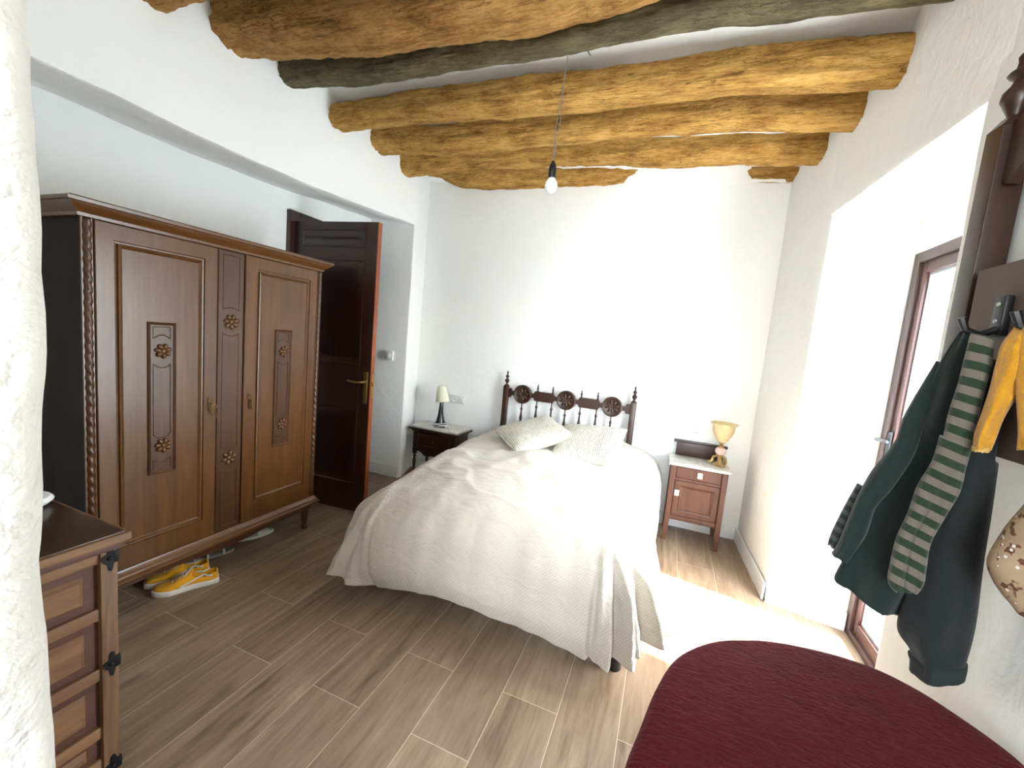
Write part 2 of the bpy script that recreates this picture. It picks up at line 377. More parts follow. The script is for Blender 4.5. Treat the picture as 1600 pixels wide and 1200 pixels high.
def thing(name, loc, label, cat, group=None, rot=(0, 0, 0)):
    o = bpy.data.objects.new(name, None); COL.objects.link(o); o.location = loc; o.rotation_euler = rot; o.empty_display_size = 0.1
    o['label'] = label; o['category'] = cat
    if group: o['group'] = group
    return o
def tag(o, label, cat, group=None):
    o['label'] = label; o['category'] = cat
    if group: o['group'] = group
    return o
def struct(o, label=None):
    o['kind'] = 'structure'
    if label: o['label'] = label
    return o
def smoothstep(a, b, x):
    t = max(0, min(1, (x - a) / (b - a))); return t * t * (3 - 2 * t)
def lerp(tab, x):
    if x <= tab[0][0]: return tab[0][1]
    for (a, b), (c, d) in zip(tab, tab[1:]):
        if x <= c: return b + (d - b) * (x - a) / (c - a)
    return tab[-1][1]
def nz(x, y=0, z=0): return noise.noise(Vector((x, y, z)))

# ------------------------------------------------------------------ room shell
mb = MB(); mb.box(-4.2, 1.17, -2.4, 3.8, -0.08, 0.0); struct(mb.build('floor', 'floor', smooth=False))

def wall_sheet(P, nu, nv, f, thick=None):
    """rippled hand plastered sheet: P(u,v)->(pos, normal)"""
    rows = []
    for i in range(nu + 1):
        row = []
        for j in range(nv + 1):
            p, n = P(i / nu, j / nv); p = Vector(p); n = Vector(n)
            row.append(p + n * (f * (nz(p.x * 1.7 + 3, p.y * 1.7, p.z * 1.7) * 0.7 + nz(p.x * 5, p.y * 5 + 7, p.z * 5) * 0.3)))
        rows.append(row)
    return rows

# left wall: recess behind the wardrobe, doorway in its back, deep lintel above
mb = MB()
mb.box(-2.95, -2.79, 0.05, 2.44, 0, 3.3)
mb.box(-2.95, -2.79, 3.20, 3.40, 0, 3.3)
mb.box(-2.95, -2.79, 2.44, 3.20, 2.17, 3.3)
nst = 40; rows = []
sof = [(0.05, 2.292), (0.9, 2.290), (1.14, 2.289), (1.62, 2.282), (2.0, 2.292), (2.47, 2.316), (3.27, 2.375), (3.30, 2.375)]
for i in range(nst + 1):
    y = 0.05 + (3.30 - 0.05) * i / nst; zs = lerp(sof, y) + 0.008 * nz(y * 4, 2)
    zb = zs + 0.055 + 0.012 * nz(y * 2, 9)
    rows.append([(-2.30, y, 3.3), (-2.30, y, zs + 0.02), (-2.306, y, zs + 0.006), (-2.32, y, zs), (-2.60, y, zb - 0.01), (-2.80, y, zb + 0.01), (-2.80, y, 3.3)])
vs = mb.quadgrid(rows, closev=True); mb.face(vs[0]); mb.face(vs[-1][::-1])
# pier between the recess and the back wall
rows = []
for k in range(13):
    z = 3.3 * k / 12; w = 0.006 * nz(z * 3, 4)
    rows.append([(-2.95, 3.27, z), (-2.325 + w, 3.268, z), (-2.305 + w, 3.275, z), (-2.300 + w, 3.30, z), (-2.43, 3.70, z), (-2.95, 3.70, z)])
vs = mb.quadgrid(rows, closev=True); mb.face(vs[0][::-1]); mb.face(vs[-1])
mb.box(-4.2, -2.96, 3.55, 3.70, 0, 3.0); mb.box(-4.2, -2.96, 2.1, 2.2, 0, 3.0); mb.box(-4.2, -4.1, 2.1, 3.7, 0, 3.0); mb.box(-4.2, -2.96, 2.1, 3.7, 2.4, 2.5)
struct(mb.build('wall_left', 'wall', angle=40))

mb = MB()
rows = wall_sheet(lambda u, v: ((-2.45 + 3.15 * u, 3.64, 3.1 * v), (0, 1, 0)), 60, 50, 0.008)
vs = mb.quadgrid(rows)
mb.box(-2.6, 0.8, 3.66, 3.80, 0, 3.2)
struct(mb.build('wall_back', 'wall'))

# right wall with a deep flared balcony opening
mb = MB()
def vert_prism(poly, z0, z1, n=14, amp=0.006):
    rows = []
    for k in range(n + 1):
        z = z0 + (z1 - z0) * k / n
        rows.append([(x + amp * nz(z * 2.5, x * 9, y * 9), y + amp * nz(z * 2.5 + 5, x * 9, y * 9), z) for x, y in poly])
    v = mb.quadgrid(rows, closev=True); mb.face(v[0][::-1]); mb.face(v[-1])
vert_prism([(0.672, 3.80), (0.675, 3.64), (0.690, 3.30), (0.712, 2.95), (0.722, 2.82), (0.732, 2.795), (0.755, 2.785), (0.92, 2.745), (1.085, 2.70), (1.17, 2.70), (1.17, 3.80)], 0, 3.2)
vert_prism([(0.72, -2.4), (0.72, 1.0), (0.72, 1.54), (0.724, 1.565), (0.745, 1.58), (1.085, 1.66), (1.17, 1.66), (1.17, -2.4)], 0, 3.2)
rows = []
for k in range(17):
    y = 1.50 + (2.83 - 1.50) * k / 16; zf = lerp([(1.5, 2.185), (1.58, 2.189), (2.2, 2.225), (2.68, 2.250), (2.85, 2.262)], y) + 0.006 * nz(y * 3, 1)
    zk = lerp([(1.6, 2.19), (2.36, 2.214), (2.72, 2.214)], y) - 0.01 + 0.010 * nz(y * 2.4, 8)
    rows.append([(0.7205, y, 3.2), (0.7205, y, zf + 0.02), (0.726, y, zf + 0.006), (0.74, y, zf), (0.95, y, (zf + zk) / 2 + 0.004), (1.085, y, zk), (1.087, y, 2.036), (1.169, y, 2.036), (1.169, y, 3.2)])
vs = mb.quadgrid(rows, closev=True); mb.face(vs[0]); mb.face(vs[-1][::-1])
mb.box(1.085, 1.169, 2.70, 2.76, 0, 2.05)
struct(mb.build('wall_right', 'wall', angle=40))

# front wall beside the camera: rough jamb of the doorway the photo is taken from
mb = MB()
edge = [(0.0, 0.02), (0.55, 0.018), (0.95, 0.010), (1.2, -0.001), (1.38, 0.004), (1.5, -0.002), (1.62, 0.004), (1.72, -0.003), (1.85, 0.0), (2.1, 0.0)]
rows = []
for k in range(161):
    z = 3.1 * k / 160
    w = 0.0035 * nz(z * 9, 3) + 0.002 * nz(z * 23, 5) + 0.004 * nz(z * 3.1, 8)
    ez = {}
    row = [(-3.0, -0.05, z)]
    for j in range(13):
        y = -0.05 + 0.245 * j / 12
        row.append((-0.560 + 0.004 * nz(y * 14, z * 5, 2) + 0.0022 * nz(y * 40, z * 16, 2), y, z))
    row += [(-0.563 + w, 0.204 + w, z), (-0.572 + w, 0.213 + w, z), (-0.60, 0.216 + w, z), (-3.0, 0.216, z)]
    rows.append(row)
vs = mb.quadgrid(rows, closev=True); mb.face(vs[0][::-1]); mb.face(vs[-1])
struct(mb.build('wall_front', 'wall_near', angle=60))
# room behind the camera, its window opening added to let in fill light
mb = MB()
mb.box(-1.9, -1.8, -2.4, -0.05, 0, 3.1); mb.box(-1.9, -0.40, -2.5, -2.4, 0, 3.1); mb.box(0.70, 1.17, -2.5, -2.4, 0, 3.1)
mb.box(-0.40, 0.70, -2.5, -2.4, 0, 0.85); mb.box(-0.40, 0.70, -2.5, -2.4, 2.15, 3.1)
struct(mb.build('wall_rear', 'wall', smooth=False))

# ceiling: hand plastered vaults between the beams
def beam_y(bi, x): return lerp(BC[bi], x)
BC = [[(-2.4, 1.22), (0.8, 1.08)], [(-2.4, 1.58), (-1.4, 1.605), (-0.7, 1.60), (0.8, 1.56)], [(-2.4, 1.93), (0.8, 1.81)], [(-2.4, 2.32), (0.8, 2.185)], [(-2.4, 2.73), (0.8, 2.595)], [(-2.4, 3.10), (0.8, 3.105)], [(-2.4, 3.60), (0.8, 3.60)]]
def zceil(x, y):
    base = 2.885 - 0.047 * (x + 2.3)
    ys = [0.5] + [beam_y(i, x) for i in range(7)]
    for a, b in zip(ys, ys[1:]):
        if a <= y < b:
            t = (y - a) / (b - a); return base + 0.085 * (4 * t * (1 - t)) ** 0.7
    return base
mb = MB(); rows = []
for i in range(61):
    x = -2.9 + 4.05 * i / 60; row = []
    for j in range(141):
        y = -2.5 + 6.25 * j / 140; row.append((x, y, zceil(x, y) + 0.010 * nz(x * 2.5, y * 2.5, 3)))
    rows.append(row)
mb.quadgrid(rows); mb.box(-4.3, 1.3, -2.6, 3.9, 3.05, 3.2)
struct(mb.build('ceiling', 'ceil', angle=80))

# baseboards
def board(name, pts, h=0.10, t=0.014):
    mb = MB(); rows = []
    prof = [(0, 0), (1, 0), (1, h - 0.012), (0.75, h - 0.003), (0.4, h), (0, h)]
    for i, p in enumerate(pts):
        p = Vector((*p, 0)); a = Vector((*pts[max(i - 1, 0)], 0)); b = Vector((*pts[min(i + 1, len(pts) - 1)], 0))
        d = (b - a).normalized(); n = Vector((-d.y, d.x, 0))
        rows.append([p + n * (t * u) + Vector((0, 0, z)) for u, z in prof])
    vs = mb.quadgrid(rows, closev=True); mb.face(vs[0]); mb.face(vs[-1])
    return struct(mb.build(name, 'skirt', angle=30))
board('baseboard_back', [(0.675, 3.637), (-2.43, 3.637)])
board('baseboard_right', [(0.708, 2.79), (0.703, 2.95), (0.681, 3.30), (0.666, 3.637)], 0.105, 0.012)
board('baseboard_reveal', [(1.082, 2.690), (0.92, 2.732), (0.715, 2.780)], 0.105, 0.012)
board('baseboard_near_right', [(0.712, -1.0), (0.712, 1.55)])
board('baseboard_recess', [(-2.305, 3.266), (-2.79, 3.266)], 0.11, 0.016)

# ------------------------------------------------------------------ balcony door (window_1)
W1 = thing('window_1', (1.12, 2.18, 0.0), 'tall glazed balcony door in brown frame set in the deep white reveal', 'window')
del W1['category']; W1['kind'] = 'structure'
mb = MB()
for (y0, y1, z0, z1) in ((2.645, 2.70, 0, 2.035), (1.66, 1.715, 0, 2.035), (1.715, 2.645, 1.985, 2.035), (1.715, 2.645, 0, 0.035)):
    mb.box(1.085, 1.16, y0, y1, z0, z1, 0.003)
mb.build('window_frame', 'alu', W1, angle=30)
mb = MB()
for (y0, y1, z0, z1) in ((2.600, 2.645, 0.035, 1.985), (1.715, 1.765, 0.035, 1.985), (1.765, 2.60, 1.93, 1.985), (1.765, 2.60, 0.035, 0.10)):
    mb.box(1.098, 1.15, y0, y1, z0, z1, 0.004)
mb.build('sash', 'alu_in', W1, angle=30)
mb = MB()
for (y0, y1, z0, z1) in ((2.588, 2.60, 0.10, 1.93), (1.765, 1.777, 0.10, 1.93), (1.777, 2.588, 1.915, 1.93), (1.777, 2.588, 0.10, 0.115)):
    mb.box(1.112, 1.14, y0, y1, z0, z1)
mb.build('spacer', 'gasket', W1, smooth=False)
mb = MB(); mb.box(1.125, 1.129, 1.77, 2.598, 0.10, 1.93); mb.build('pane', 'glass', W1, smooth=False)
mb = MB(); mb.box(1.086, 1.098, 2.608, 2.638, 1.00, 1.14, 0.004)
mb.tube([(1.09, 2.623, 1.09), (1.05, 2.623, 1.092), (1.035, 2.61, 1.094), (1.033, 2.585, 1.096), (1.034, 2.50, 1.10)], [0.009, 0.009, 0.010, 0.010, 0.008], 10)
mb.build('handle', 'blackplastic', W1)

# outside: balcony slab, railing, rolled slatted blind
mb = MB(); mb.box(1.17, 1.95, 0.6, 4.2, -0.12, -0.02); struct(mb.build('balcony_floor', 'outwhite', smooth=False))
t = thing('balcony_railing', (1.62, 2.4, -0.02), 'pale metal railing outside the balcony door glass', 'railing')
mb = MB(); mb.box(1.605, 1.635, 2.6, 4.1, 0.06, 0.085, 0.003); mb.build('rail', 'outgrey', t)
mb = MB(); mb.box(1.60, 1.64, 2.6, 4.1, 1.0, 1.03, 0.003); mb.build('handrail', 'outgrey', t)
for k in range(8):
    mb = MB(); mb.lathe([(0.007, -0.02), (0.007, 1.0)], (1.62, 2.7 + 0.19 * k, 0), 8); mb.build('baluster', 'outgrey', t)
t = thing('outdoor_blind', (1.47, 3.1, 1.55), 'white slatted roll-up blind half rolled outside the balcony glass', 'blind')
mb = MB()
for k in range(13): mb.box(1.466, 1.474, 2.86, 3.36, 1.70 + k * 0.042, 1.733 + k * 0.042)
mb.build('slats', 'outwhite', t, smooth=False)
mb = MB(); mb.lathe([(0.001, 2.86), (0.055, 2.86), (0.055, 3.36), (0.001, 3.36)], (1.47, 0, 1.64), 18, 'y'); mb.build('roll', 'outgrey', t)
mb = MB(); mb.tube([(1.47, 2.95, 2.3), (1.47, 2.95, 1.64)], 0.003, 6); mb.build('cord', 'outgrey', t)
mb = MB(); mb.box(1.165, 1.48, 3.09, 3.11, 2.29, 2.31); mb.box(1.46, 1.48, 2.86, 3.36, 2.20, 2.31); mb.build('bracket', 'outwhite', t, smooth=False)
t = thing('door_stop', (1.30, 2.90, -0.02), 'small grey bracket on the balcony floor behind the glass', 'bracket')
mb = MB(); mb.box(1.26, 1.36, 2.84, 2.98, -0.02, -0.005, 0.003); mb.build('base_plate', 'outgrey', t)
mb = MB(); mb.tube([(1.30, 2.86, -0.005), (1.30, 2.865, 0.03), (1.30, 2.90, 0.048), (1.30, 2.935, 0.03), (1.30, 2.94, -0.005)], 0.012, 8); mb.build('loop', 'outgrey', t)

# ------------------------------------------------------------------ ceiling beams
def beam(name, idx, zc, rad, mat, label, x0=-2.40, x1=0.78, lobes=0.1, seed=0, squash=1.0, n=300):
    mb = MB(); rows = []
    for i in range(n + 1):
        x = x0 + (x1 - x0) * i / n; yc = beam_y(idx, x) + 0.012 * nz(x * 1.3, seed); z = lerp(zc, x); r = lerp(rad, x) if isinstance(rad, list) else rad
        row = []
        for k in range(44):
            a = 2 * pi * k / 44; ca, sa = cos(a), sin(a)
            sq = (abs(ca) ** 2.6 + abs(sa) ** 2.6) ** (-1 / 2.6)
            rr = r * sq * (1 + lobes * nz(x * 1.6, ca * 1.2 + seed, sa * 1.2) + 0.10 * nz(x * 3.5, ca * 2.4 + seed * 3, sa * 2.4) + 0.07 * nz(x * 9, ca * 5 + seed, sa * 5) + 0.045 * nz(x * 24, ca * 9 + seed, sa * 9) - 0.10 * max(0, 0.16 - abs(nz(x * 2.2, ca * 4 + seed, sa * 4))) / 0.16)
            row.append((x, yc + rr * ca, z + rr * sa * squash))
        rows.append(row)
    vs = mb.quadgrid(rows, closev=True); mb.face(vs[0][::-1]); mb.face(vs[-1])
    o = mb.build(name, mat, angle=75); cx = Vector(((x0 + x1) / 2, beam_y(idx, (x0 + x1) / 2), 2.9)); o.data.transform(Matrix.Translation(-cx)); o.location = cx
    return tag(o, label, 'beam', None)
beam('ceiling_beam', 0, [(-2.4, 2.83), (0.8, 2.72)], 0.105, 'beam_tan', 'short visible beam end at the very top left corner of the ceiling', seed=1)
beam('ceiling_beam', 1, [(-2.4, 2.90), (-2.3, 2.89), (-1.8, 2.825), (-1.4, 2.780), (-1.06, 2.775), (-0.7, 2.765), (-0.2, 2.785), (0.8, 2.79)], [(-2.4, 0.115), (-1.5, 0.118), (-0.7, 0.125), (0.8, 0.125)], 'beam_tan', 'thickest curved tan beam, angular at its left end, nearest across the ceiling', seed=2, lobes=0.12)
beam('ceiling_beam', 2, [(-2.4, 2.875), (-2.3, 2.868), (-1.76, 2.805), (-1.2, 2.798), (-0.6, 2.770), (-0.08, 2.782), (0.2, 2.755), (0.5, 2.735), (0.8, 2.715)], 0.074, 'beam_grey', 'dark grey-green beam that the bare bulb hangs from', seed=3)
beam('ceiling_beam', 3, [(-2.4, 2.825), (-2.24, 2.80), (-1.7, 2.805), (-1.17, 2.775), (-0.7, 2.745), (-0.3, 2.735), (0.14, 2.73), (0.53, 2.69), (0.8, 2.66)], [(-2.4, 0.075), (-1.7, 0.085), (-0.7, 0.083), (0.8, 0.088)], 'beam_ochre', 'knobbly ochre beam next behind the dark grey-green one', seed=4, lobes=0.14)
beam('ceiling_beam', 4, [(-2.4, 2.87), (-2.24, 2.85), (-1.66, 2.79), (-0.9, 2.782), (-0.33, 2.778), (0.19, 2.76), (0.8, 2.70)], 0.088, 'beam_ochre', 'second knobbly ochre beam, darkened at its right end', seed=5, lobes=0.14)
beam('ceiling_beam', 5, [(-2.4, 2.84), (-2.3, 2.838), (-1.8, 2.865), (-1.03, 2.845), (-0.55, 2.832), (-0.19, 2.79), (0.25, 2.79), (0.8, 2.750)], 0.099, 'beam_ochre', 'smoother golden beam in front of the half-buried last one', seed=6, lobes=0.07)
beam('ceiling_beam', 6, [(-2.4, 3.02), (-2.26, 3.00), (-2.04, 2.915), (-1.5, 2.897), (-1.2, 2.887), (-0.6, 2.889), (-0.42, 2.945), (-0.3, 3.06), (0.25, 3.06), (0.34, 2.93), (0.40, 2.865), (0.8, 2.85)], 0.108, 'beam_ochre', 'last beam half buried in the plaster along the back wall', x1=0.74, seed=8, lobes=0.12)

# ------------------------------------------------------------------ pendant bulb
t = thing('pendant_bulb', (-0.594, 1.86, 2.70), 'bare white bulb in a black socket hanging on thin wires from the dark beam', 'lamp')
mb = MB(); mb.lathe([(0.001, 2.100), (0.012, 2.102), (0.024, 2.112), (0.029, 2.128), (0.027, 2.145), (0.018, 2.160), (0.014, 2.166)], (-0.594, 1.86, 0), 20); mb.build('bulb', 'bulb', t)
mb = MB(); mb.lathe([(0.015, 2.163), (0.017, 2.168), (0.017, 2.205), (0.014, 2.22), (0.008, 2.235), (0.004, 2.24)], (-0.594, 1.86, 0), 16); mb.build('socket', 'blackplastic', t)
mb = MB(); mb.tube([(-0.594, 1.86, 2.236), (-0.600, 1.86, 2.35), (-0.588, 1.86, 2.48), (-0.578, 1.86, 2.60), (-0.574, 1.86, 2.72)], 0.0016, 6)
mb.tube([(-0.594, 1.86, 2.236), (-0.583, 1.86, 2.33), (-0.578, 1.86, 2.45), (-0.580, 1.86, 2.58), (-0.574, 1.86, 2.70)], 0.0012, 6)
mb.build('wires', 'outgrey', t)
o = MB().tube([(-0.515, 1.93, 2.80), (-0.505, 1.92, 2.725), (-0.49, 1.915, 2.70)], 0.003, 6).build('cable_stub', 'outgrey')
tag(o, 'short cut cable end poking out of the ceiling beside the dark beam', 'cable')

# ------------------------------------------------------------------ wardrobe
WR = thing('wardrobe', (-2.43, 1.52, 0), 'two-door carved brown wooden wardrobe with rope mouldings in the wall recess', 'wardrobe')
F = -2.185
mb = MB(); mb.box(-2.72, F - 0.003, 0.934, 2.112, 0.20, 1.757, 0.003); mb.build('body', 'wardrobe_side_shaded', WR)
mb = MB()
prof = [(0.000, 1.750), (0.010, 1.752), (0.012, 1.764), (0.024, 1.776), (0.040, 1.790), (0.044, 1.798), (0.052, 1.800), (0.054, 1.812), (0.046, 1.818), (0.0, 1.818)]
rows = []
for u, z in prof: rows.append([(-2.72, 0.930 - u, z), (F + u, 0.930 - u, z), (F + u, 2.116 + u, z), (-2.72, 2.116 + u, z)])
vs = mb.quadgrid(rows, closev=True); mb.face(vs[0][::-1]); mb.face(vs[-1]); mb.build('cornice', 'wardrobe_h', WR, angle=25)
mb = MB()
prof = [(0.0, 0.174), (0.024, 0.176), (0.034, 0.186), (0.034, 0.196), (0.024, 0.204), (0.022, 0.212), (0.012, 0.222), (0.006, 0.236), (0, 0.238)]
rows = []
for u, z in prof: rows.append([(-2.72, 0.930 - u, z), (F + u, 0.930 - u, z), (F + u, 2.116 + u, z), (-2.72, 2.116 + u, z)])
vs = mb.quadgrid(rows, closev=True); mb.face(vs[0][::-1]); mb.face(vs[-1]); mb.build('base_moulding', 'wardrobe_h', WR, angle=25)
poly = [(0.95, 0.176)]
for k in range(41):
    u = k / 40; y = 0.95 + 1.15 * u
    z = 0.158 - 0.030 * (sin(pi * u) ** 0.6) + 0.012 * abs(sin(2 * pi * u)) ** 1.5
    poly.append((y, z))
poly.append((2.10, 0.176))
mb = MB(); mb.prism(poly, 'x', F - 0.012, F + 0.006); mb.build('apron', 'wardrobe_dark', WR, angle=30)
for lx in (F - 0.03, -2.66):
    for ly in (0.965, 2.085):
        mb = MB(); mb.lathe([(0.022, 0.18), (0.024, 0.165), (0.016, 0.155), (0.020, 0.14), (0.024, 0.12), (0.020, 0.07), (0.014, 0.035), (0.013, 0.028), (0.019, 0.022), (0.020, 0.008), (0.016, 0.0)], (lx, ly, 0), 16); mb.build('leg', 'wardrobe_dark', WR)
# rope mouldings
for yc in (0.948, 2.098):
    mb = MB(); rows = []; nn = 260
    for i in range(nn + 1):
        z = 0.245 + (1.742 - 0.245) * i / nn; row = []
        for k in range(16):
            a = 2 * pi * k / 16; rr = 0.0115 + 0.0045 * abs(cos((a + z * 2 * pi / 0.085) / 1.0))
            row.append((F + 0.004 + rr * cos(a), yc + rr * sin(a), z))
        rows.append(row)
    vs = mb.quadgrid(rows, closev=True); mb.face(vs[0]); mb.face(vs[-1]); mb.build('rope_moulding', 'wardrobe_dark', WR, angle=80)
    mb = MB(); mb.box(F, F + 0.008, yc - 0.018, yc - 0.013, 0.24, 1.75); mb.box(F, F + 0.008, yc + 0.012, yc + 0.017, 0.24, 1.75); mb.build('edge_bead', 'wardrobe_h', WR, smooth=False)
def rosette(parent, x, y, z, r, npet=7, name='rosette', mat='wardrobe'):
    mb = MB()
    mb.ell((x + 0.002, y, z), (0.007, r * 0.30, r * 0.30), None, 12, 8)
    for k in range(npet):
        a = 2 * pi * k / npet + 0.3
        mb.ell((x, y + cos(a) * r * 0.62, z + sin(a) * r * 0.62), (0.010, r * 0.38, r * 0.28), Matrix.Rotation(a, 3, 'X'), 10, 8)
    return mb.build(name, mat, parent)
def arc_line(mb, x, y0, y1, z, bulge, r=0.0022):
    pts = []
    for k in range(11):
        u = k / 10; pts.append((x, y0 + (y1 - y0) * u, z + bulge * (1 - (2 * u - 1) ** 2)))
    mb.tube(pts, r, 6)
def incised(mb, x, y0, y1, z0, z1, b0, b1, r=0.0022):
    mb.tube([(x, y0, z0), (x, y0, z1)], r, 6); mb.tube([(x, y1, z0), (x, y1, z1)], r, 6)
    arc_line(mb, x, y0, y1, z0, b0, r); arc_line(mb, x, y0, y1, z1, b1, r)
def wdoor(y0, y1, py0, py1, cy0, cy1, ry, keyy, label):
    z0, z1 = 0.242, 1.748; pz0, pz1 = 0.345, 1.683; f = F + 0.014
    mb = MB()
    L = [(y0, y1, z0, z1, F - 0.004), (y0, y1, z0, z1, f - 0.003), (y0 + 0.003, y1 - 0.003, z0 + 0.003, z1 - 0.003, f)]
    for ins, d in ((0.0, f), (0.003, f - 0.006), (0.010, f - 0.007), (0.013, f + 0.001), (0.019, f + 0.003), (0.025, f - 0.002), (0.028, f - 0.004)):
        L.append((py0 + ins, py1 - ins, pz0 + ins, pz1 - ins, d))
    mb.loops(L); d = mb.build('door', 'wardrobe', WR, smooth=False); d['label'] = label
    mb = MB(); cz0, cz1 = 0.652, 1.360; b = f - 0.004
    L = [(cy0, cy1, cz0, cz1, b - 0.002), (cy0, cy1, cz0, cz1, b + 0.006), (cy0 + 0.004, cy1 - 0.004, cz0 + 0.004, cz1 - 0.004, b + 0.009), (cy0 + 0.009, cy1 - 0.009, cz0 + 0.009, cz1 - 0.009, b + 0.006), (cy0 + 0.012, cy1 - 0.012, cz0 + 0.012, cz1 - 0.012, b + 0.002)]
    mb.loops(L)
    x = b + 0.003; a, c = cy0 + 0.022, cy1 - 0.022
    incised(mb, x, a, c, 1.285, 1.340, 0.018, 0.0); incised(mb, x, a, c, 0.840, 1.170, -0.018, 0.018 * -1); incised(mb, x, a, c, 0.672, 0.722, 0.0, -0.018)
    mb.build('carved_panel', 'wardrobe_dark', d, smooth=True, angle=25)
    for rz in (1.230, 0.785): rosette(d, b + 0.006, ry, rz, 0.036)
    mb = MB(); mb.prism([(keyy - 0.008, 0.995), (keyy + 0.008, 0.995), (keyy + 0.012, 0.975), (keyy + 0.007, 0.95), (keyy + 0.010, 0.925), (keyy, 0.905), (keyy - 0.010, 0.925), (keyy - 0.007, 0.95), (keyy - 0.012, 0.975)], 'x', f, f + 0.003)
    mb.build('escutcheon', 'brass_dark', d, smooth=False)
    return d, f
d1, f = wdoor(0.968, 1.447, 1.029, 1.385, 1.145, 1.258, 1.204, 1.414, 'left wardrobe door with key')
d2, f = wdoor(1.593, 2.074, 1.661, 2.020, 1.782, 1.896, 1.844, 1.628, 'right wardrobe door')
mb = MB(); mb.tube([(f, 1.414, 0.962), (f + 0.035, 1.414, 0.962)], 0.003, 8)
mb.tube([(f + 0.034, 1.414 + 0.012 * sin(a), 0.950 + 0.014 * cos(a)) for a in [2 * pi * k / 14 for k in range(15)]], 0.0025, 6)
mb.tube([(f + 0.036, 1.416, 0.938), (f + 0.030, 1.425, 0.915), (f + 0.022, 1.436, 0.885)], 0.0035, 6); mb.build('key', 'brass', d1)
mb = MB(); mb.tube([(f, 1.628, 0.955), (f + 0.02, 1.628, 0.955)], 0.004, 8); mb.tube([(f + 0.018, 1.628, 0.957), (f + 0.018, 1.630, 0.905)], 0.004, 8); mb.build('key', 'brass_dark', d2)
mb = MB(); x = F + 0.010; L = [(1.452, 1.588, 0.242, 1.748, F - 0.002), (1.452, 1.588, 0.242, 1.748, x - 0.003), (1.455, 1.585, 0.245, 1.745, x)]
mb.loops(L); a, c = 1.477, 1.563
incised(mb, x, a, c, 1.445, 1.725, 0.014, 0); incised(mb, x, a, c, 0.712, 1.325, -0.014, -0.014); incised(mb, x, a, c, 0.27, 0.585, 0, -0.014)
cp = mb.build('central_panel', 'wardrobe_dark', WR, angle=25)
rosette(cp, x + 0.002, 1.520, 1.385, 0.042); rosette(cp, x + 0.002, 1.520, 0.648, 0.042, 6)

# ------------------------------------------------------------------ open door (door_1) and its frame
D1 = thing('door_1', (-2.77, 2.40, 0), 'open dark brown panelled wooden door standing behind the wardrobe', 'door', rot=(0, 0, atan2(0.06, 0.75)))
del D1['category']; D1['kind'] = 'structure'
Lw, T = 0.745, 0.042; H = 2.165
mb = MB()
def leaf_panels(mb, yface, sgn):
    z0, z1 = 0.008, H
    pans = [(0.085, Lw - 0.10, 1.985, 2.115), (0.09, Lw - 0.12, 1.13, 1.90), (0.09, Lw - 0.12, 0.22, 0.80)]
    # frame front as strips around panels
    xs = [(0.085, 0.09)]
    for (a, b, c, d) in pans:
        rows = [(a - 0.001, b + 0.001, c - 0.001, d + 0.001, yface), (a + 0.004, b - 0.004, c + 0.004, d - 0.004, yface + sgn * 0.006), (a + 0.012, b - 0.012, c + 0.012, d - 0.012, yface + sgn * 0.006), (a + 0.016, b - 0.016, c + 0.016, d - 0.016, yface + sgn * -0.008), (a + 0.03, b - 0.03, c + 0.03, d - 0.03, yface + sgn * -0.008), (a + 0.05, b - 0.05, c + 0.05, d - 0.05, yface + sgn * -0.001)]
        mb.loops(rows, 'y')
leafb = MB()
# stiles and rails
leafb.box(0, 0.086, 0, T, 0.008, H); leafb.box(Lw - 0.101, Lw - 0.006, 0, T, 0.008, H)
for c, d in ((0.008, 0.22), (0.80, 1.13), (1.90, 1.985), (2.115, H)): leafb.box(0.086, Lw - 0.101, 0, T, c, d)
leafb.box(0.086, Lw - 0.101, 0.016, T - 0.016, 0.22, 2.115)
leaf = leafb.build('door_leaf', 'door', D1, smooth=False, local=True, bevel=0.0015)
for (a, b, c, d) in ((0.086, Lw - 0.101, 1.985, 2.115), (0.086, Lw - 0.101, 1.13, 1.90), (0.086, Lw - 0.101, 0.22, 0.80)):
    mb = MB()
    for yf, sg in ((0.0, -1), (T, 1)):
        rows = [(a, b, c, d, yf - sg * 0.004), (a, b, c, d, yf + sg * 0.004), (a + 0.010, b - 0.010, c + 0.010, d - 0.010, yf + sg * 0.004), (a + 0.02, b - 0.02, c + 0.02, d - 0.02, yf - sg * 0.013), (a + 0.035, b - 0.035, c + 0.035, d - 0.035, yf - sg * 0.013), (a + 0.055, b - 0.055, c + 0.055, d - 0.055, yf - sg * 0.004)]
        mb.loops(rows, 'y')
    mb.build('door_panel', 'door', leaf, smooth=False, local=True)
mb = MB(); mb.box(Lw - 0.006, Lw, 0, T, 0.008, H); mb.build('edge_strip', 'door_edge', leaf, local=True, smooth=False)
mb = MB(); mb.box(Lw - 0.056, Lw - 0.024, -0.006, 0, 0.855, 1.095, 0.003)
mb.tube([(Lw - 0.04, -0.004, 1.018), (Lw - 0.04, -0.045, 1.018), (Lw - 0.05, -0.052, 1.018), (Lw - 0.10, -0.052, 1.012), (Lw - 0.165, -0.048, 1.020)], [0.011, 0.009, 0.009, 0.008, 0.006], 10)
mb.build('handle', 'brass', leaf, local=True)
mb = MB(); mb.box(Lw, Lw + 0.003, 0.010, 0.032, 0.90, 1.08); mb.box(Lw, Lw + 0.016, 0.012, 0.028, 0.99, 1.02, 0.002); mb.build('latch', 'brass', leaf, local=True)
mb = MB()
mb.box(-2.80, -2.755, 2.355, 2.44, 0, 2.24, 0.004); mb.box(-2.80, -2.755, 3.18, 3.265, 0, 2.24, 0.004); mb.box(-2.80, -2.755, 2.44, 3.18, 2.165, 2.24, 0.004)
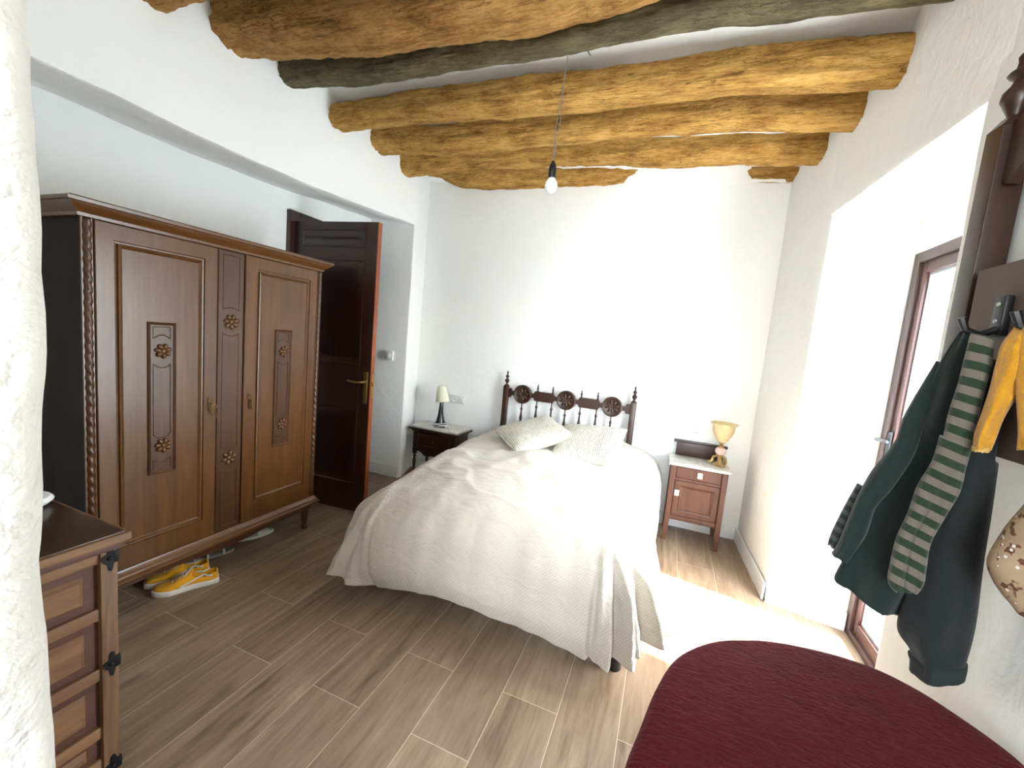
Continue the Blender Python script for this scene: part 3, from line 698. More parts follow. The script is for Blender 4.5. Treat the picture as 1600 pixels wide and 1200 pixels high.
mb.box(-2.955, -2.79, 2.425, 2.445, 0, 2.17); mb.box(-2.955, -2.79, 3.195, 3.215, 0, 2.17); mb.box(-2.955, -2.79, 2.445, 3.195, 2.155, 2.17)
struct(mb.build('trim_1', 'door', smooth=False))

# ------------------------------------------------------------------ bed
BED = thing('bed', (-0.72, 2.7, 0), 'double bed with a turned dark wood headboard against the back wall', 'bed')
mb = MB(); mb.box(-1.385, -0.045, 1.76, 3.54, 0.20, 0.30, 0.01); mb.build('bed_base', 'blackplastic', BED)
mb = MB(); mb.box(-1.39, -0.04, 1.77, 3.53, 0.30, 0.55, 0.05); mb.build('mattress', 'mattress', BED)
for lx, ly in ((-0.062, 1.815), (-1.365, 1.815), (-0.062, 3.45), (-1.365, 3.45)):
    mb = MB(); mb.lathe([(0.026, 0.0), (0.030, 0.006), (0.031, 0.20)], (lx, ly, 0), 18); mb.build('leg', 'blackplastic', BED)
HB = 3.585
mb = MB(); rail = []
seg = [(-1.37, 0.04), (-1.325, 0.045), (-1.305, 0.022)]
cs = [(-1.222, 0.932), (-0.810, 0.934), (-0.406, 0.936)]
def top_r(x):
    h = 0.020
    for cx, cz in cs:
        if abs(x - cx) < 0.086: h = max(h, sqrt(max(0, 0.086 ** 2 - (x - cx) ** 2)))
    for a, b in ((-1.118, -0.914), (-0.706, -0.510)):
        if a < x < b: h = max(h, 0.044 * min(1, (min(x - a, b - x)) / 0.022 + 0.3))
    for a, b in ((-1.38, -1.330), (-0.300, -0.25)):
        if a <= x <= b: h = max(h, 0.042 * min(1, (b - x if a < -1 else x - a) / 0.015 + 0.35))
    return h
up = []; dn = []
for i in range(261):
    x = -1.38 + 1.13 * i / 260; up.append((x, 0.934 + top_r(x))); dn.append((x, 0.934 - top_r(x)))
mb.prism(up + dn[::-1], 'y', HB - 0.012, HB + 0.012)
hr = mb.build('headboard_rail', 'headwood', BED, angle=30)
for cx, cz in cs:
    mb = MB(); mb.lathe([(0.085, HB - 0.011), (0.085, HB - 0.018), (0.078, HB - 0.021), (0.070, HB - 0.017), (0.0, HB - 0.015)], (cx, 0, cz), 32, 'y')
    for k in range(8):
        a = 2 * pi * k / 8 + 0.2; rr = 0.034
        mb.ell((cx + cos(a) * rr, HB - 0.018, cz + sin(a) * rr), (0.028, 0.009, 0.011), Matrix.Rotation(-a, 3, 'Y'), 10, 8)
    mb.ell((cx, HB - 0.02, cz), (0.010, 0.009, 0.010)); mb.build('medallion', 'headwood', hr)
for px in (-1.388, -0.232):
    mb = MB(); mb.box(px - 0.024, px + 0.024, HB - 0.022, HB + 0.022, 0.0, 0.995, 0.004)
    mb.lathe([(0.022, 0.993), (0.024, 1.0), (0.010, 1.012), (0.009, 1.02), (0.020, 1.034), (0.022, 1.046), (0.012, 1.060), (0.008, 1.068), (0.018, 1.078), (0.017, 1.086), (0.008, 1.096), (0.006, 1.108), (0.009, 1.118), (0.005, 1.130), (0.001, 1.136)], (px, HB, 0), 16)
    mb.build('headboard_post', 'headwood', BED)
def spindle_prof(z0, z1, r=0.010):
    Lp = []
    for u, k in ((0, 0.6), (0.1, 0.6), (0.16, 1.3), (0.2, 0.7), (0.3, 0.9), (0.42, 1.5), (0.47, 1.0), (0.5, 1.5), (0.53, 1.0), (0.58, 1.5), (0.70, 0.9), (0.8, 0.7), (0.84, 1.3), (0.9, 0.6), (1, 0.6)):
        Lp.append((r * k, z0 + (z1 - z0) * u))
    return Lp
for sx, zt in ((-1.222, 0.85), (-1.080, 0.892), (-0.938, 0.892), (-0.810, 0.85), (-0.678, 0.892), (-0.535, 0.892), (-0.406, 0.85)):
    mb = MB(); mb.lathe(spindle_prof(0.52, zt), (sx, HB, 0), 14)
    if zt > 0.88:
        mb.lathe([(0.008, 0.975), (0.010, 0.984), (0.005, 0.992), (0.009, 1.003), (0.010, 1.012), (0.005, 1.022), (0.007, 1.032), (0.003, 1.042), (0.001, 1.046)], (sx, HB, 0), 12)
    mb.build('spindle', 'headwood', BED)
mb = MB(); mb.box(-1.37, -0.25, HB - 0.012, HB + 0.012, 0.45, 0.52, 0.004); mb.build('lower_rail', 'headwood', BED)

# duvet: sheet draped over the mattress, hanging at both sides and the foot
def duvet():
    cx, wx, yf, yh = -0.728, 0.545, 1.86, 3.50
    r = 0.215; arc = r * pi / 2
    A = wx + arc + 0.20; B = (yh - yf) + arc + 0.285
    nu, nv = 190, 230; rows = []
    for i in range(nu + 1):
        a = -A + 2 * A * i / nu; row = []
        for j in range(nv + 1):
            b = B * j / nv
            ea = max(0, abs(a) - wx); eb = max(0, b - (yh - yf))
            x = cx + max(-wx, min(wx, a)); y = yh - min(b, yh - yf)
            p = 9.0; d = (ea ** p + eb ** p) ** (1 / p) if (ea or eb) else 0
            hy = hypot(ea, eb); sx = (ea / hy if hy else 0) * (1 if a > 0 else -1); sy = -(eb / hy) if hy else 0
            cor = 2 * ea * eb / (hy * hy) if hy else 0
            right = a > 0
            flare = 0.03 + (0.30 if right else 0.50) * cor ** 1.4 + (0.62 * smoothstep(1.05, 1.6, b) * (1 - cor) if right and ea > eb else 0)
            if d < arc: h = r * sin(d / r); dr = r * (1 - cos(d / r))
            else: h = r + flare * (d - arc); dr = r + (d - arc) * sqrt(max(0.1, 1 - flare * flare))
            dr *= 1 - (0.17 if right else 0.06) * cor
            h += 0.022 * sin(pi * min(1, max(0, (d - 0.18) / 0.40)))
            ztop = 0.625 + 0.055 * (1 - min(1, abs(a) / wx) ** 2) + 0.030 * smoothstep(0.95, 0.45, b) * (1 - 0.5 * min(1, abs(a) / wx) ** 3) - 0.045 * smoothstep(yh - yf - 0.55, yh - yf + 0.1, b)
            # pleats, stronger near the right foot corner
            th = atan2(eb, ea + 1e-6); hang = smoothstep(0.06, 0.34, d)
            pl = 0
            if cor > 0.02:
                amp = (0.030 if right else 0.014) * hang * smoothstep(0.0, 0.35, cor)
                pl = amp * (sin(th * 15 + 2.5 * d) + 0.5 * sin(th * 27 + 1.3))
            dm = d - (arc + 0.13)
            if dm > 0: h -= (2.4 * dm * dm) * (1 - 0.85 * cor)
            s = b if ea > eb else a
            pl += hang * 0.016 * nz(s * 5.5, d * 1.2, 4 if right else 9) + hang * 0.007 * nz(s * 16, d * 2, 2)
            if right and eb == 0: pl += 0.012 * hang * sin(b * 30 + 2 * nz(b * 3, 1)) * smoothstep(0.9, 1.6, b)
            h += pl
            z = ztop - dr
            puff = 0.022 * nz(a * 2.6, b * 2.6, 1) + 0.010 * nz(a * 7 + b * 3, b * 6 - a * 2, 5) + 0.030 * max(0, 0.22 - abs(nz(a * 2.6 - b * 2.0 + 0.4 * nz(a * 5, b * 5), b * 2.4, 7))) + 0.022 * max(0, 0.2 - abs(nz(a * 5.0 + b * 3.2, b * 4.4, 17))) * smoothstep(1.5, 0.5, b) 
            wr = 0.014 * sin((a * 6 + b * 16) + 3 * nz(a * 3, b * 3, 2)) * smoothstep(1.2, 0.5, b) * smoothstep(-0.1, 0.4, nz(a * 2, b * 2, 11) + 0.25)
            top = 1 - smoothstep(0.0, 0.25, d)
            z += puff * (0.35 + 0.65 * top) + wr * top
            px, py = x + sx * h, y + sy * h
            if z < 0.045:
                ex = 0.045 - z; z = 0.045 + 0.01 * nz(a * 9, b * 9); px += sx * ex * 0.5; py += sy * ex * 0.5
            row.append((px, py, z))
        rows.append(row)
    mb = MB(); mb.quadgrid(rows)
    o = mb.build('duvet', 'duvet', angle=180)
    m = o.modifiers.new('thick', 'SOLIDIFY'); m.thickness = 0.022; m.offset = -1
    c = Vector((cx, 2.6, 0.55)); o.data.transform(Matrix.Translation(-c)); o.location = c
    return tag(o, 'puffy cream duvet with fine patterned weave spread over the double bed', 'duvet')
duvet()

def cushion(loc, rot, w, h, label, seed):
    mb = MB(); n = 44; top = []; bot = []
    for i in range(n + 1):
        rt = []; rb = []
        for j in range(n + 1):
            u = -1 + 2 * i / n; v = -1 + 2 * j / n
            pin = 0.07
            x = w / 2 * u * (1 - pin * (1 - v * v) * abs(u) ** 1.5); y = h / 2 * v * (1 - pin * (1 - u * u) * abs(v) ** 1.5)
            th = 0.062 * ((1 - abs(u) ** 2.6) * (1 - abs(v) ** 2.6)) ** 0.5 + 0.003
            th *= 1 + 0.12 * nz(u * 1.5, v * 1.5, seed)
            rt.append((x, y, th + 0.002 * nz(u * 12, v * 3, seed))); rb.append((x, y, -th))
        top.append(rt); bot.append(rb)
    a = mb.quadgrid(top); b = mb.quadgrid(bot)
    ring = lambda V: [V[i][0] for i in range(n)] + [V[n][j] for j in range(n)] + [V[i][n] for i in range(n, 0, -1)] + [V[0][j] for j in range(n, 0, -1)]
    ra, rb_ = ring(a), ring(b)
    for k in range(len(ra)): mb.face((ra[k], ra[(k + 1) % len(ra)], rb_[(k + 1) % len(ra)], rb_[k]))
    o = mb.build('cushion', 'cushion', angle=70); o.location = loc; o.rotation_mode = 'XYZ'
    # yaw (z) * pitch (x) * roll (y)
    o.rotation_mode = 'QUATERNION'; o.rotation_quaternion = (Matrix.Rotation(rot[0], 3, 'Z') @ Matrix.Rotation(rot[1], 3, 'X') @ Matrix.Rotation(rot[2], 3, 'Y')).to_quaternion()
    return tag(o, label, 'cushion')
cushion((-0.865, 2.86, 0.757), (0.74, 0.12, -0.25), 0.48, 0.46, 'woven ecru cushion lying diagonally, its corner over the other cushion', 1)
cushion((-0.452, 2.87, 0.755), (0.01, 0.35, -0.08), 0.47, 0.46, 'woven ecru striped cushion lying square, partly under the tilted one', 5)

# ------------------------------------------------------------------ left nightstand and lamp
t = thing('nightstand', (-1.99, 3.47, 0), 'small dark wood nightstand with marble top by the door side of the bed', 'nightstand')
mb = MB(); mb.box(-2.245, -1.735, 3.335, 3.618, 0.505, 0.523, 0.004); mb.build('marble_top', 'marble', t)
mb = MB(); mb.box(-2.262, -1.718, 3.318, 3.622, 0.488, 0.506, 0.005); mb.box(-2.235, -1.745, 3.338, 3.615, 0.470, 0.488, 0.003); mb.build('top_moulding', 'darkwood', t)
mb = MB(); mb.box(-2.215, -1.765, 3.352, 3.605, 0.30, 0.472, 0.003)
for ys in (3.345,):
    poly = [(-2.215, 0.31)]
    for k in range(31):
        u = k / 30; poly.append((-2.215 + 0.45 * u, 0.275 - 0.035 * (0.5 - 0.5 * cos(2 * pi * u)) - 0.012 * cos(6 * pi * u)))
    poly.append((-1.765, 0.31)); mb.prism(poly, 'y', ys, ys + 0.015)
poly = [(3.352, 0.31)]
for k in range(21):
    u = k / 20; poly.append((3.352 + 0.25 * u, 0.28 - 0.03 * sin(pi * u)))
poly.append((3.602, 0.31)); mb.prism(poly, 'x', -1.778, -1.763)
mb.build('cabinet', 'darkwood', t)
mb = MB(); mb.loops([(-2.165, -1.815, 0.325, 0.455, 3.354), (-2.165, -1.815, 0.325, 0.455, 3.343), (-2.155, -1.825, 0.335, 0.445, 3.340), (-2.145, -1.835, 0.345, 0.435, 3.345)], 'y'); dr = mb.build('drawer', 'darkwood', t, smooth=False)
MB().ell((-1.99, 3.334, 0.39), (0.011, 0.012, 0.011)).build('knob', 'brass_dark', dr)
for lx in (-2.200, -1.780):
    for ly in (3.365, 3.595):
        mb = MB(); mb.box(lx - 0.018, lx + 0.018, ly - 0.014, ly + 0.014, 0.245, 0.47)
        mb.lathe([(0.016, 0.245), (0.010, 0.235), (0.018, 0.222), (0.011, 0.208), (0.014, 0.19), (0.017, 0.17), (0.013, 0.10), (0.010, 0.05), (0.009, 0.03), (0.014, 0.018), (0.012, 0.0)], (lx, ly, 0), 14); mb.build('leg', 'darkwood', t)
t = thing('table_lamp', (-2.003, 3.47, 0.523), 'small lamp with dark green conical body and tilted cream shade', 'lamp')
mb = MB(); mb.lathe([(0.062, 0.523), (0.066, 0.530), (0.066, 0.548), (0.060, 0.556), (0.048, 0.560), (0.038, 0.590), (0.028, 0.64), (0.021, 0.70), (0.018, 0.77), (0.014, 0.78)], (-2.003, 3.47, 0), 28); mb.build('base', 'lampgreen', t)
mb = MB(); rows = []
tilt = Matrix.Rotation(radians(-9), 3, 'Y')
for r_, z_ in ((0.066, 0.0), (0.068, 0.004), (0.046, 0.13), (0.036, 0.152), (0.020, 0.160), (0.001, 0.162), (0.001, 0.158), (0.034, 0.148), (0.043, 0.128), (0.063, 0.004)):
    rows.append([Vector((-1.992, 3.47, 0.768)) + tilt @ Vector((r_ * cos(2 * pi * k / 28), r_ * sin(2 * pi * k / 28), z_)) for k in range(28)])
mb.quadgrid(rows, closev=True, closeu=True); mb.build('lamp_shade', 'shade', t)
mb = MB(); pts = []
for k in range(60):
    a = k * 0.33; pts.append((-1.99 + 0.082 * cos(a) + 0.03 * nz(k * 0.2, 1), 3.452 + 0.070 * sin(a) + 0.02 * nz(k * 0.25, 5), 0.530 + 0.0006 * k + 0.008 * abs(sin(a * 1.3))))
mb.tube(pts, 0.0035, 6); mb.box(-1.925, -1.880, 3.43, 3.455, 0.526, 0.545, 0.006); mb.build('cord', 'plastic', t)

# ------------------------------------------------------------------ right nightstand and amber lamp
t = thing('nightstand', (0.31, 3.47, 0), 'reddish burl nightstand with drawer and door, marble top, by the balcony side', 'nightstand')
mb = MB(); mb.box(0.098, 0.522, 3.305, 3.618, 0.596, 0.616, 0.004); mb.build('marble_top', 'marble', t)
mb = MB(); mb.box(0.142, 0.492, 3.600, 3.626, 0.616, 0.728, 0.003)
mb.box(0.120, 0.514, 3.592, 3.628, 0.722, 0.742, 0.004); mb.build('back_gallery', 'darkwood', t)
mb = MB(); mb.box(0.135, 0.485, 3.335, 3.605, 0.190, 0.596, 0.002); mb.box(0.135, 0.485, 3.328, 3.345, 0.483, 0.500); mb.box(0.150, 0.470, 3.326, 3.345, 0.170, 0.205, 0.002); mb.build('cabinet', 'nightwood', t)
for lx in (0.132, 0.488):
    for ly in (3.330, 3.598):
        sx = -1 if lx < 0.3 else 1
        mb = MB(); rows = []
        for z_, o_, w_ in ((0.596, 0, 0.018), (0.17, 0, 0.018), (0.10, 0.003, 0.017), (0.0, 0.010 * 1, 0.014)):
            x_ = lx + sx * o_ * 0.6; y_ = ly - (0.006 * o_ / 0.01 if ly < 3.4 else 0)
            rows.append([(x_ - w_, y_ - w_, z_), (x_ + w_, y_ - w_, z_), (x_ + w_, y_ + w_, z_), (x_ - w_, y_ + w_, z_)])
        vs = mb.quadgrid(rows, closev=True); mb.face(vs[0]); mb.face(vs[-1][::-1]); mb.build('leg', 'nightwood', t, smooth=False, bevel=0.002)
mb = MB(); mb.loops([(0.155, 0.465, 0.503, 0.588, 3.336), (0.155, 0.465, 0.503, 0.588, 3.326), (0.160, 0.460, 0.508, 0.583, 3.323)], 'y'); dr = mb.build('drawer', 'nightwood', t, smooth=False)
def pknob(parent, x, z):
    mb = MB(); mb.box(x - 0.017, x + 0.017, 3.316, 3.323, z - 0.022, z + 0.022, 0.002); mb.lathe([(0.004, 3.318), (0.005, 3.308), (0.011, 3.300), (0.011, 3.295), (0.004, 3.291)], (x, 0, z), 14, 'y'); o = mb.build('knob', 'porcelain', parent)
    return o
pknob(dr, 0.320, 0.545)
mb = MB(); mb.loops([(0.155, 0.465, 0.208, 0.480, 3.336), (0.155, 0.465, 0.208, 0.480, 3.326), (0.158, 0.462, 0.211, 0.477, 3.324), (0.195, 0.430, 0.243, 0.447, 3.324), (0.200, 0.425, 0.248, 0.442, 3.318), (0.207, 0.418, 0.255, 0.435, 3.320), (0.212, 0.413, 0.260, 0.430, 3.326)], 'y'); dr = mb.build('cabinet_door', 'nightwood', t, smooth=False)
pknob(dr, 0.176, 0.385)
t = thing('oil_lamp', (0.450, 3.47, 0.616), 'ornate lamp with ruffled amber glass bowl on the burl nightstand', 'lamp')
mb = MB(); c = (0.450, 3.47, 0)
mb.lathe([(0.045, 0.616), (0.048, 0.622), (0.032, 0.632), (0.018, 0.645), (0.013, 0.66), (0.016, 0.685), (0.010, 0.70)], c, 20)
for k in range(3):
    a = 2 * pi * k / 3 + 0.5
    mb.tube([(c[0] + cos(a) * 0.016, c[1] + sin(a) * 0.016, 0.69), (c[0] + cos(a) * 0.048, c[1] + sin(a) * 0.048, 0.672), (c[0] + cos(a) * 0.055, c[1] + sin(a) * 0.055, 0.640), (c[0] + cos(a + 0.3) * 0.072, c[1] + sin(a + 0.3) * 0.072, 0.624), (c[0] + cos(a + 0.5) * 0.084, c[1] + sin(a + 0.5) * 0.084, 0.634)], [0.007, 0.011, 0.012, 0.009, 0.003], 8)
mb.build('base', 'gold', t)
mb = MB(); mb.lathe([(0.010, 0.697), (0.026, 0.702), (0.038, 0.718), (0.040, 0.735), (0.030, 0.752), (0.012, 0.758)], c, 22); mb.build('reservoir', 'pinkglass', t)
mb = MB(); mb.lathe([(0.012, 0.756), (0.016, 0.760), (0.016, 0.768), (0.010, 0.774), (0.014, 0.786), (0.020, 0.794)], c, 18); mb.build('neck', 'brass', t)
def ruf(a, z): return 1 + 0.07 * smoothstep(0.915, 0.945, z) * sin(a * 9)
mb = MB(); mb.lathe([(0.016, 0.790), (0.030, 0.800), (0.044, 0.815), (0.046, 0.828), (0.062, 0.850), (0.074, 0.880), (0.076, 0.905), (0.078, 0.925), (0.094, 0.944), (0.092, 0.945), (0.075, 0.926), (0.073, 0.905), (0.071, 0.881), (0.059, 0.852), (0.043, 0.830), (0.041, 0.817), (0.028, 0.804), (0.012, 0.794)], c, 54, fn=ruf); mb.build('glass_bowl', 'amber', t, angle=60)

# ------------------------------------------------------------------ sockets and switches
def plate(name, x, y, z, w, h, label, kind, items, cat):
    t = thing(name, (x, y, z), label, cat)
    mb = MB(); mb.box(x - w / 2, x + w / 2, y - 0.010, y, z - h / 2, z + h / 2, 0.003); mb.build('plate', 'plastic', t)
    for k, dx in items:
        if k == 's':
            mb = MB(); mb.lathe([(0.031, y - 0.0100), (0.031, y - 0.014), (0.026, y - 0.014), (0.024, y - 0.0105), (0.0, y - 0.0105)], (x + dx, 0, z), 24, 'y'); o = mb.build('socket_ring', 'plastic', t)
            mb = MB(); mb.lathe([(0.0, y - 0.0112), (0.004, y - 0.0112), (0.004, y - 0.0103)], (x + dx - 0.009, 0, z), 8, 'y'); mb.lathe([(0.0, y - 0.0112), (0.004, y - 0.0112), (0.004, y - 0.0103)], (x + dx + 0.009, 0, z), 8, 'y'); mb.build('socket_holes', 'blackplastic', o, smooth=False)
        else:
            mb = MB(); mb.box(x + dx - 0.026, x + dx + 0.026, y - 0.017, y - 0.009, z - 0.026, z + 0.026, 0.003); mb.build('rocker', 'plastic', t)
    return t
plate('wall_socket', -1.91, 3.632, 0.785, 0.16, 0.082, 'double white socket and switch plate above the dark nightstand', '', [('s', -0.038), ('r', 0.038)], 'socket')
plate('wall_socket', 0.232, 3.632, 0.812, 0.17, 0.086, 'double white switch and socket plate above the burl nightstand', '', [('r', -0.038), ('s', 0.038)], 'socket')
t = thing('light_switch', (-2.48, 3.266, 1.17), 'white switch box with a round knob on the recess wall beside the door', 'switch')
mb = MB(); mb.box(-2.525, -2.435, 3.238, 3.268, 1.125, 1.215, 0.008); mb.build('box', 'plastic', t)
mb = MB(); mb.lathe([(0.026, 3.238), (0.026, 3.228), (0.018, 3.222), (0.0, 3.221)], (-2.478, 0, 1.17), 20, 'y'); mb.build('knob', 'plastic', t)

# ------------------------------------------------------------------ rustic chest of drawers
t = thing('chest_of_drawers', (-1.64, 0.44, 0), 'rustic wooden chest of drawers with black iron corner straps, cut off at left', 'chest')
FX = -1.42
mb = MB(); mb.box(-1.90, FX + 0.035, 0.225, 0.690, 0.757, 0.780, 0.004); top = mb.build('top_board', 'chestwood_y', t)
mb = MB(); mb.box(-1.895, FX + 0.024, 0.230, 0.679, 0.7795, 0.7835, 0.001); mb.build('top_surface', 'chesttop', top)
mb = MB(); mb.box(-1.89, FX + 0.020, 0.232, 0.678, 0.735, 0.757, 0.003); mb.box(-1.88, FX - 0.012, 0.240, 0.650, 0.09, 0.736); mb.build('carcass', 'chestdark', t)
for ly in (0.648, 0.250):
    mb = MB(); mb.box(FX - 0.035, FX + 0.012, ly - 0.020, ly + 0.020, 0.0, 0.737, 0.006); mb.build('corner_post', 'chestwood', t)
    for z_ in (0.735, 0.385, 0.050):
        mb = MB(); h_ = 0.045
        sg = 1 if ly > 0.4 else -1; zc_ = z_ - 0.024 if z_ > 0.7 else z_
        def leafplate(side):
            P_ = []
            for k in range(36):
                a = 2 * pi * k / 36; rr = 1 + 0.28 * cos(4 * a) + 0.06 * sin(7 * a)
                P_.append((0.016 * rr * cos(a), 0.030 * rr * sin(a)))
            if side: mb.prism([(ly + 0.002 + u, zc_ + v) for u, v in P_], 'x', FX + 0.008, FX + 0.015)
            else: mb.prism([(FX - 0.012 + u * 1.1, zc_ + v) for u, v in P_], 'y', ly + sg * 0.018, ly + sg * 0.0245)
        leafplate(True); leafplate(False)
        mb.box(FX + 0.004, FX + 0.0155, ly + sg * 0.014 - 0.006, ly + sg * 0.014 + 0.0085, zc_ - 0.018, zc_ + 0.018, 0.003)
        mb.ell((FX + 0.015, ly, zc_), (0.006, 0.007, 0.007))
        mb.build('iron_strap', 'iron', t)
for z0, z1 in ((0.700, 0.735), (0.530, 0.566), (0.343, 0.380), (0.157, 0.194), (0.05, 0.09)):
    MB().box(FX - 0.02, FX + 0.004, 0.268, 0.630, z0, z1, 0.003).build('rail', 'chestwood_y', t)
for z0, z1 in ((0.568, 0.698), (0.382, 0.528), (0.196, 0.341), (0.092, 0.155)):
    mb = MB(); x = FX - 0.006; a, b = 0.270, 0.628
    mid = 0.449
    mb.loops([(a, b, z0, z1, x - 0.012), (a, b, z0, z1, x)])
    dr = mb.build('drawer', 'chestdark', t, smooth=False)
    for ya, yb in ((mid + 0.012, b - 0.030), (a + 0.030, mid - 0.012)):
        i = min(0.022, (z1 - z0) * 0.2)
        mb = MB(); mb.loops([(ya, yb, z0 + i, z1 - i, x - 0.001), (ya + 0.012, yb - 0.012, z0 + i + 0.012, z1 - i - 0.012, x + 0.012)]); mb.build('raised_panel', 'chestwood_y', dr, smooth=False)
    MB().lathe([(0.006, x), (0.006, x + 0.02), (0.014, x + 0.028), (0.008, x + 0.036), (0.0, x + 0.037)], (0, mid, (z0 + z1) / 2), 14, 'x').build('knob', 'iron', dr)
t = thing('white_dish', (-1.79, 0.615, 0.784), 'white rounded object on the far end of the chest top, mostly hidden', 'dish')
mb = MB(); mb.lathe([(0.030, 0.784), (0.058, 0.790), (0.066, 0.802), (0.060, 0.812), (0.035, 0.820), (0.0, 0.822)], (-1.79, 0.615, 0), 26); mb.build('shell', 'plastic', t)
mb = MB(); mb.lathe([(0.0666, 0.799), (0.0680, 0.802), (0.0666, 0.805)], (-1.79, 0.615, 0), 26); mb.build('rim', 'skirt', t)

# ------------------------------------------------------------------ shoes
def shoe(name, loc, yaw, label, flip=1, detail=True):
    t = thing(name, loc, label, 'shoe', rot=(0, 0, yaw))
    L = 0.265
    def width(u):  # u 0 heel .. 1 toe
        return lerp([(0, 0.020), (0.04, 0.030), (0.15, 0.034), (0.4, 0.033), (0.6, 0.040), (0.75, 0.046), (0.88, 0.042), (0.95, 0.032), (1, 0.014)], u)
    def off(u): return flip * lerp([(0, 0), (0.4, -0.002), (0.75, 0.004), (1, -0.008)], u)
    N = 40
    def outline(ex):
        Lp = [];
        for k in range(N + 1):
            u = k / N; Lp.append(((u - 0.5) * (L + ex), off(u) + width(u) + ex / 2))
        for k in range(N, -1, -1):
            u = k / N; Lp.append(((u - 0.5) * (L + ex), off(u) - width(u) - ex / 2))
        return Lp
    mb = MB(); rows = []
    for ex, z in ((0.004, 0.0), (0.010, 0.003), (0.010, 0.024), (0.004, 0.028)):
        rows.append([(x, y, z) for x, y in outline(ex)])
    vs = mb.quadgrid(rows, closev=True); mb.face(vs[0][::-1]); mb.face(vs[-1]); mb.build('sole', 'shoewhite', t, local=True, angle=50)
    # upper: cross-sections along the length
    def height(u): return lerp([(0, 0.066), (0.05, 0.074), (0.12, 0.070), (0.22, 0.058), (0.34, 0.064), (0.44, 0.082), (0.55, 0.074), (0.7, 0.056), (0.85, 0.046), (0.95, 0.040), (1, 0.030)], u)
    mb = MB(); rows = []
    for k in range(N + 1):
        u = k / N; w = width(u); h = height(u); row = []
        opened = smoothstep(0.46, 0.40, u) * smoothstep(0.02, 0.05, u)
        for j in range(17):
            a = pi * j / 16; cy = cos(a); sy = sin(a) ** 0.75
            y = off(u) + w * (abs(cy) ** 0.7 * (1 if cy > 0 else -1)); z = 0.026 + (h - 0.026) * sy
            if opened > 0.1 and abs(cy) < 0.62:
                z = 0.034 + (z - 0.034) * (1 - opened)
            row.append(((u - 0.5) * L, y, z))
        rows.append(row)
    mb.quadgrid(rows); up = mb.build('upper', 'yellow', t, local=True, angle=60)
    m = up.modifiers.new('thick', 'SOLIDIFY'); m.thickness = 0.003
    mb = MB(); rows = []
    for k in range(14):
        u = 0.05 + 0.36 * k / 13; rows.append([((u - 0.5) * L, off(u) + width(u) * 0.55 * s_, 0.037) for s_ in (-1, -0.5, 0, 0.5, 1)])
    mb.quadgrid(rows); mb.build('insole', 'shoein', t, local=True)
    # side stripes (wavy band on both flanks)
    for sd in (-1, 1):
        mb = MB(); pts = []
        for k in range(24):
            q = k / 23; u = 0.10 + 0.50 * q; z = lerp([(0, 0.052), (0.25, 0.058), (0.45, 0.056), (0.7, 0.044), (1, 0.033)], q)
            h = height(u); sy = min(1, max(0.05, (z - 0.026) / (h - 0.026))); ang = math.asin(min(1, sy ** (1 / 0.75))); y = off(u) + sd * (width(u) * cos(ang) ** 0.7 + 0.004)
            pts.append(((u - 0.5) * L, y, z))
        mb.tube(pts, 0.0046, 6); mb.build('side_stripe', 'shoewhite', up, local=True)
    mb = MB()
    for k in range(5):
        u = 0.50 + 0.05 * k; z = height(u) + 0.002
        mb.tube([((u - 0.5) * L, off(u) - 0.020, z - 0.010), ((u - 0.5) * L, off(u) - 0.008, z), ((u - 0.49) * L, off(u) + 0.008, z), ((u - 0.5) * L, off(u) + 0.020, z - 0.010)], 0.0025, 6)
    mb.tube([((0.47 - 0.5) * L, off(.47), 0.084), (-0.005, 0.022, 0.092), (0.012, 0.034, 0.082), (0.020, 0.030, 0.070)], 0.0022, 6); mb.tube([((0.47 - 0.5) * L, off(.47), 0.084), (-0.02, -0.022, 0.090), (-0.002, -0.034, 0.078)], 0.0022, 6)
    mb.build('laces', 'lace', t, local=True)
    mb = MB(); rows = []
    for k in range(8):
        u = 0.40 + 0.22 * k / 7; rows.append([((u - 0.5) * L, off(u) + 0.013 * s_, height(u) + 0.0015 + 0.012 * smoothstep(0.46, 0.40, u)) for s_ in (-1, 0, 1)])
    mb.quadgrid(rows); o = mb.build('tongue', 'yellow', t, local=True); m = o.modifiers.new('thick', 'SOLIDIFY'); m.thickness = 0.003
    return t
# heel at far end, toe towards the camera side
shoe('sneaker', (-2.185, 1.318, 0.0), radians(-120), 'yellow canvas sneaker with white side stripe, the nearer one of the pair', 1)
shoe('sneaker', (-2.300, 1.345, 0.0), radians(-117), 'yellow canvas sneaker half hidden under the wardrobe behind its pair', -1)
t = thing('slipper', (-2.385, 1.84, 0.0), 'pale flat slipper peeking out beneath the wardrobe centre', 'slipper', rot=(0, 0, radians(74)))
mb = MB(); rows = []
for ex, z in ((0, 0.0), (0.002, 0.004), (0.002, 0.014), (-0.002, 0.018)):
    row = []
    for k in range(32):
        a = 2 * pi * k / 32; u = cos(a); w = 0.036 + 0.010 * u - 0.006 * cos(2 * a); row.append(((0.120 + ex) * u, (w + ex) * sin(a), z))
    rows.append(row)
vs = mb.quadgrid(rows, closev=True); mb.face(vs[0][::-1]); mb.face(vs[-1]); mb.build('sole', 'slipper', t, local=True)
mb = MB(); rows = []
for k in range(9):
    x = 0.01 + 0.075 * k / 8; rows.append([(x, 0.042 * cos(pi * j / 12), 0.012 + 0.034 * sin(pi * j / 12) * (1 - 0.35 * k / 8)) for j in range(13)])
mb.quadgrid(rows); o = mb.build('strap', 'slipper', t, local=True); o.modifiers.new('thick', 'SOLIDIFY').thickness = 0.004
t = thing('sandal', (-2.375, 1.57, 0.0), 'grey sandal under the wardrobe behind the yellow sneakers', 'sandal', rot=(0, 0, radians(70)))
mb = MB(); rows = []
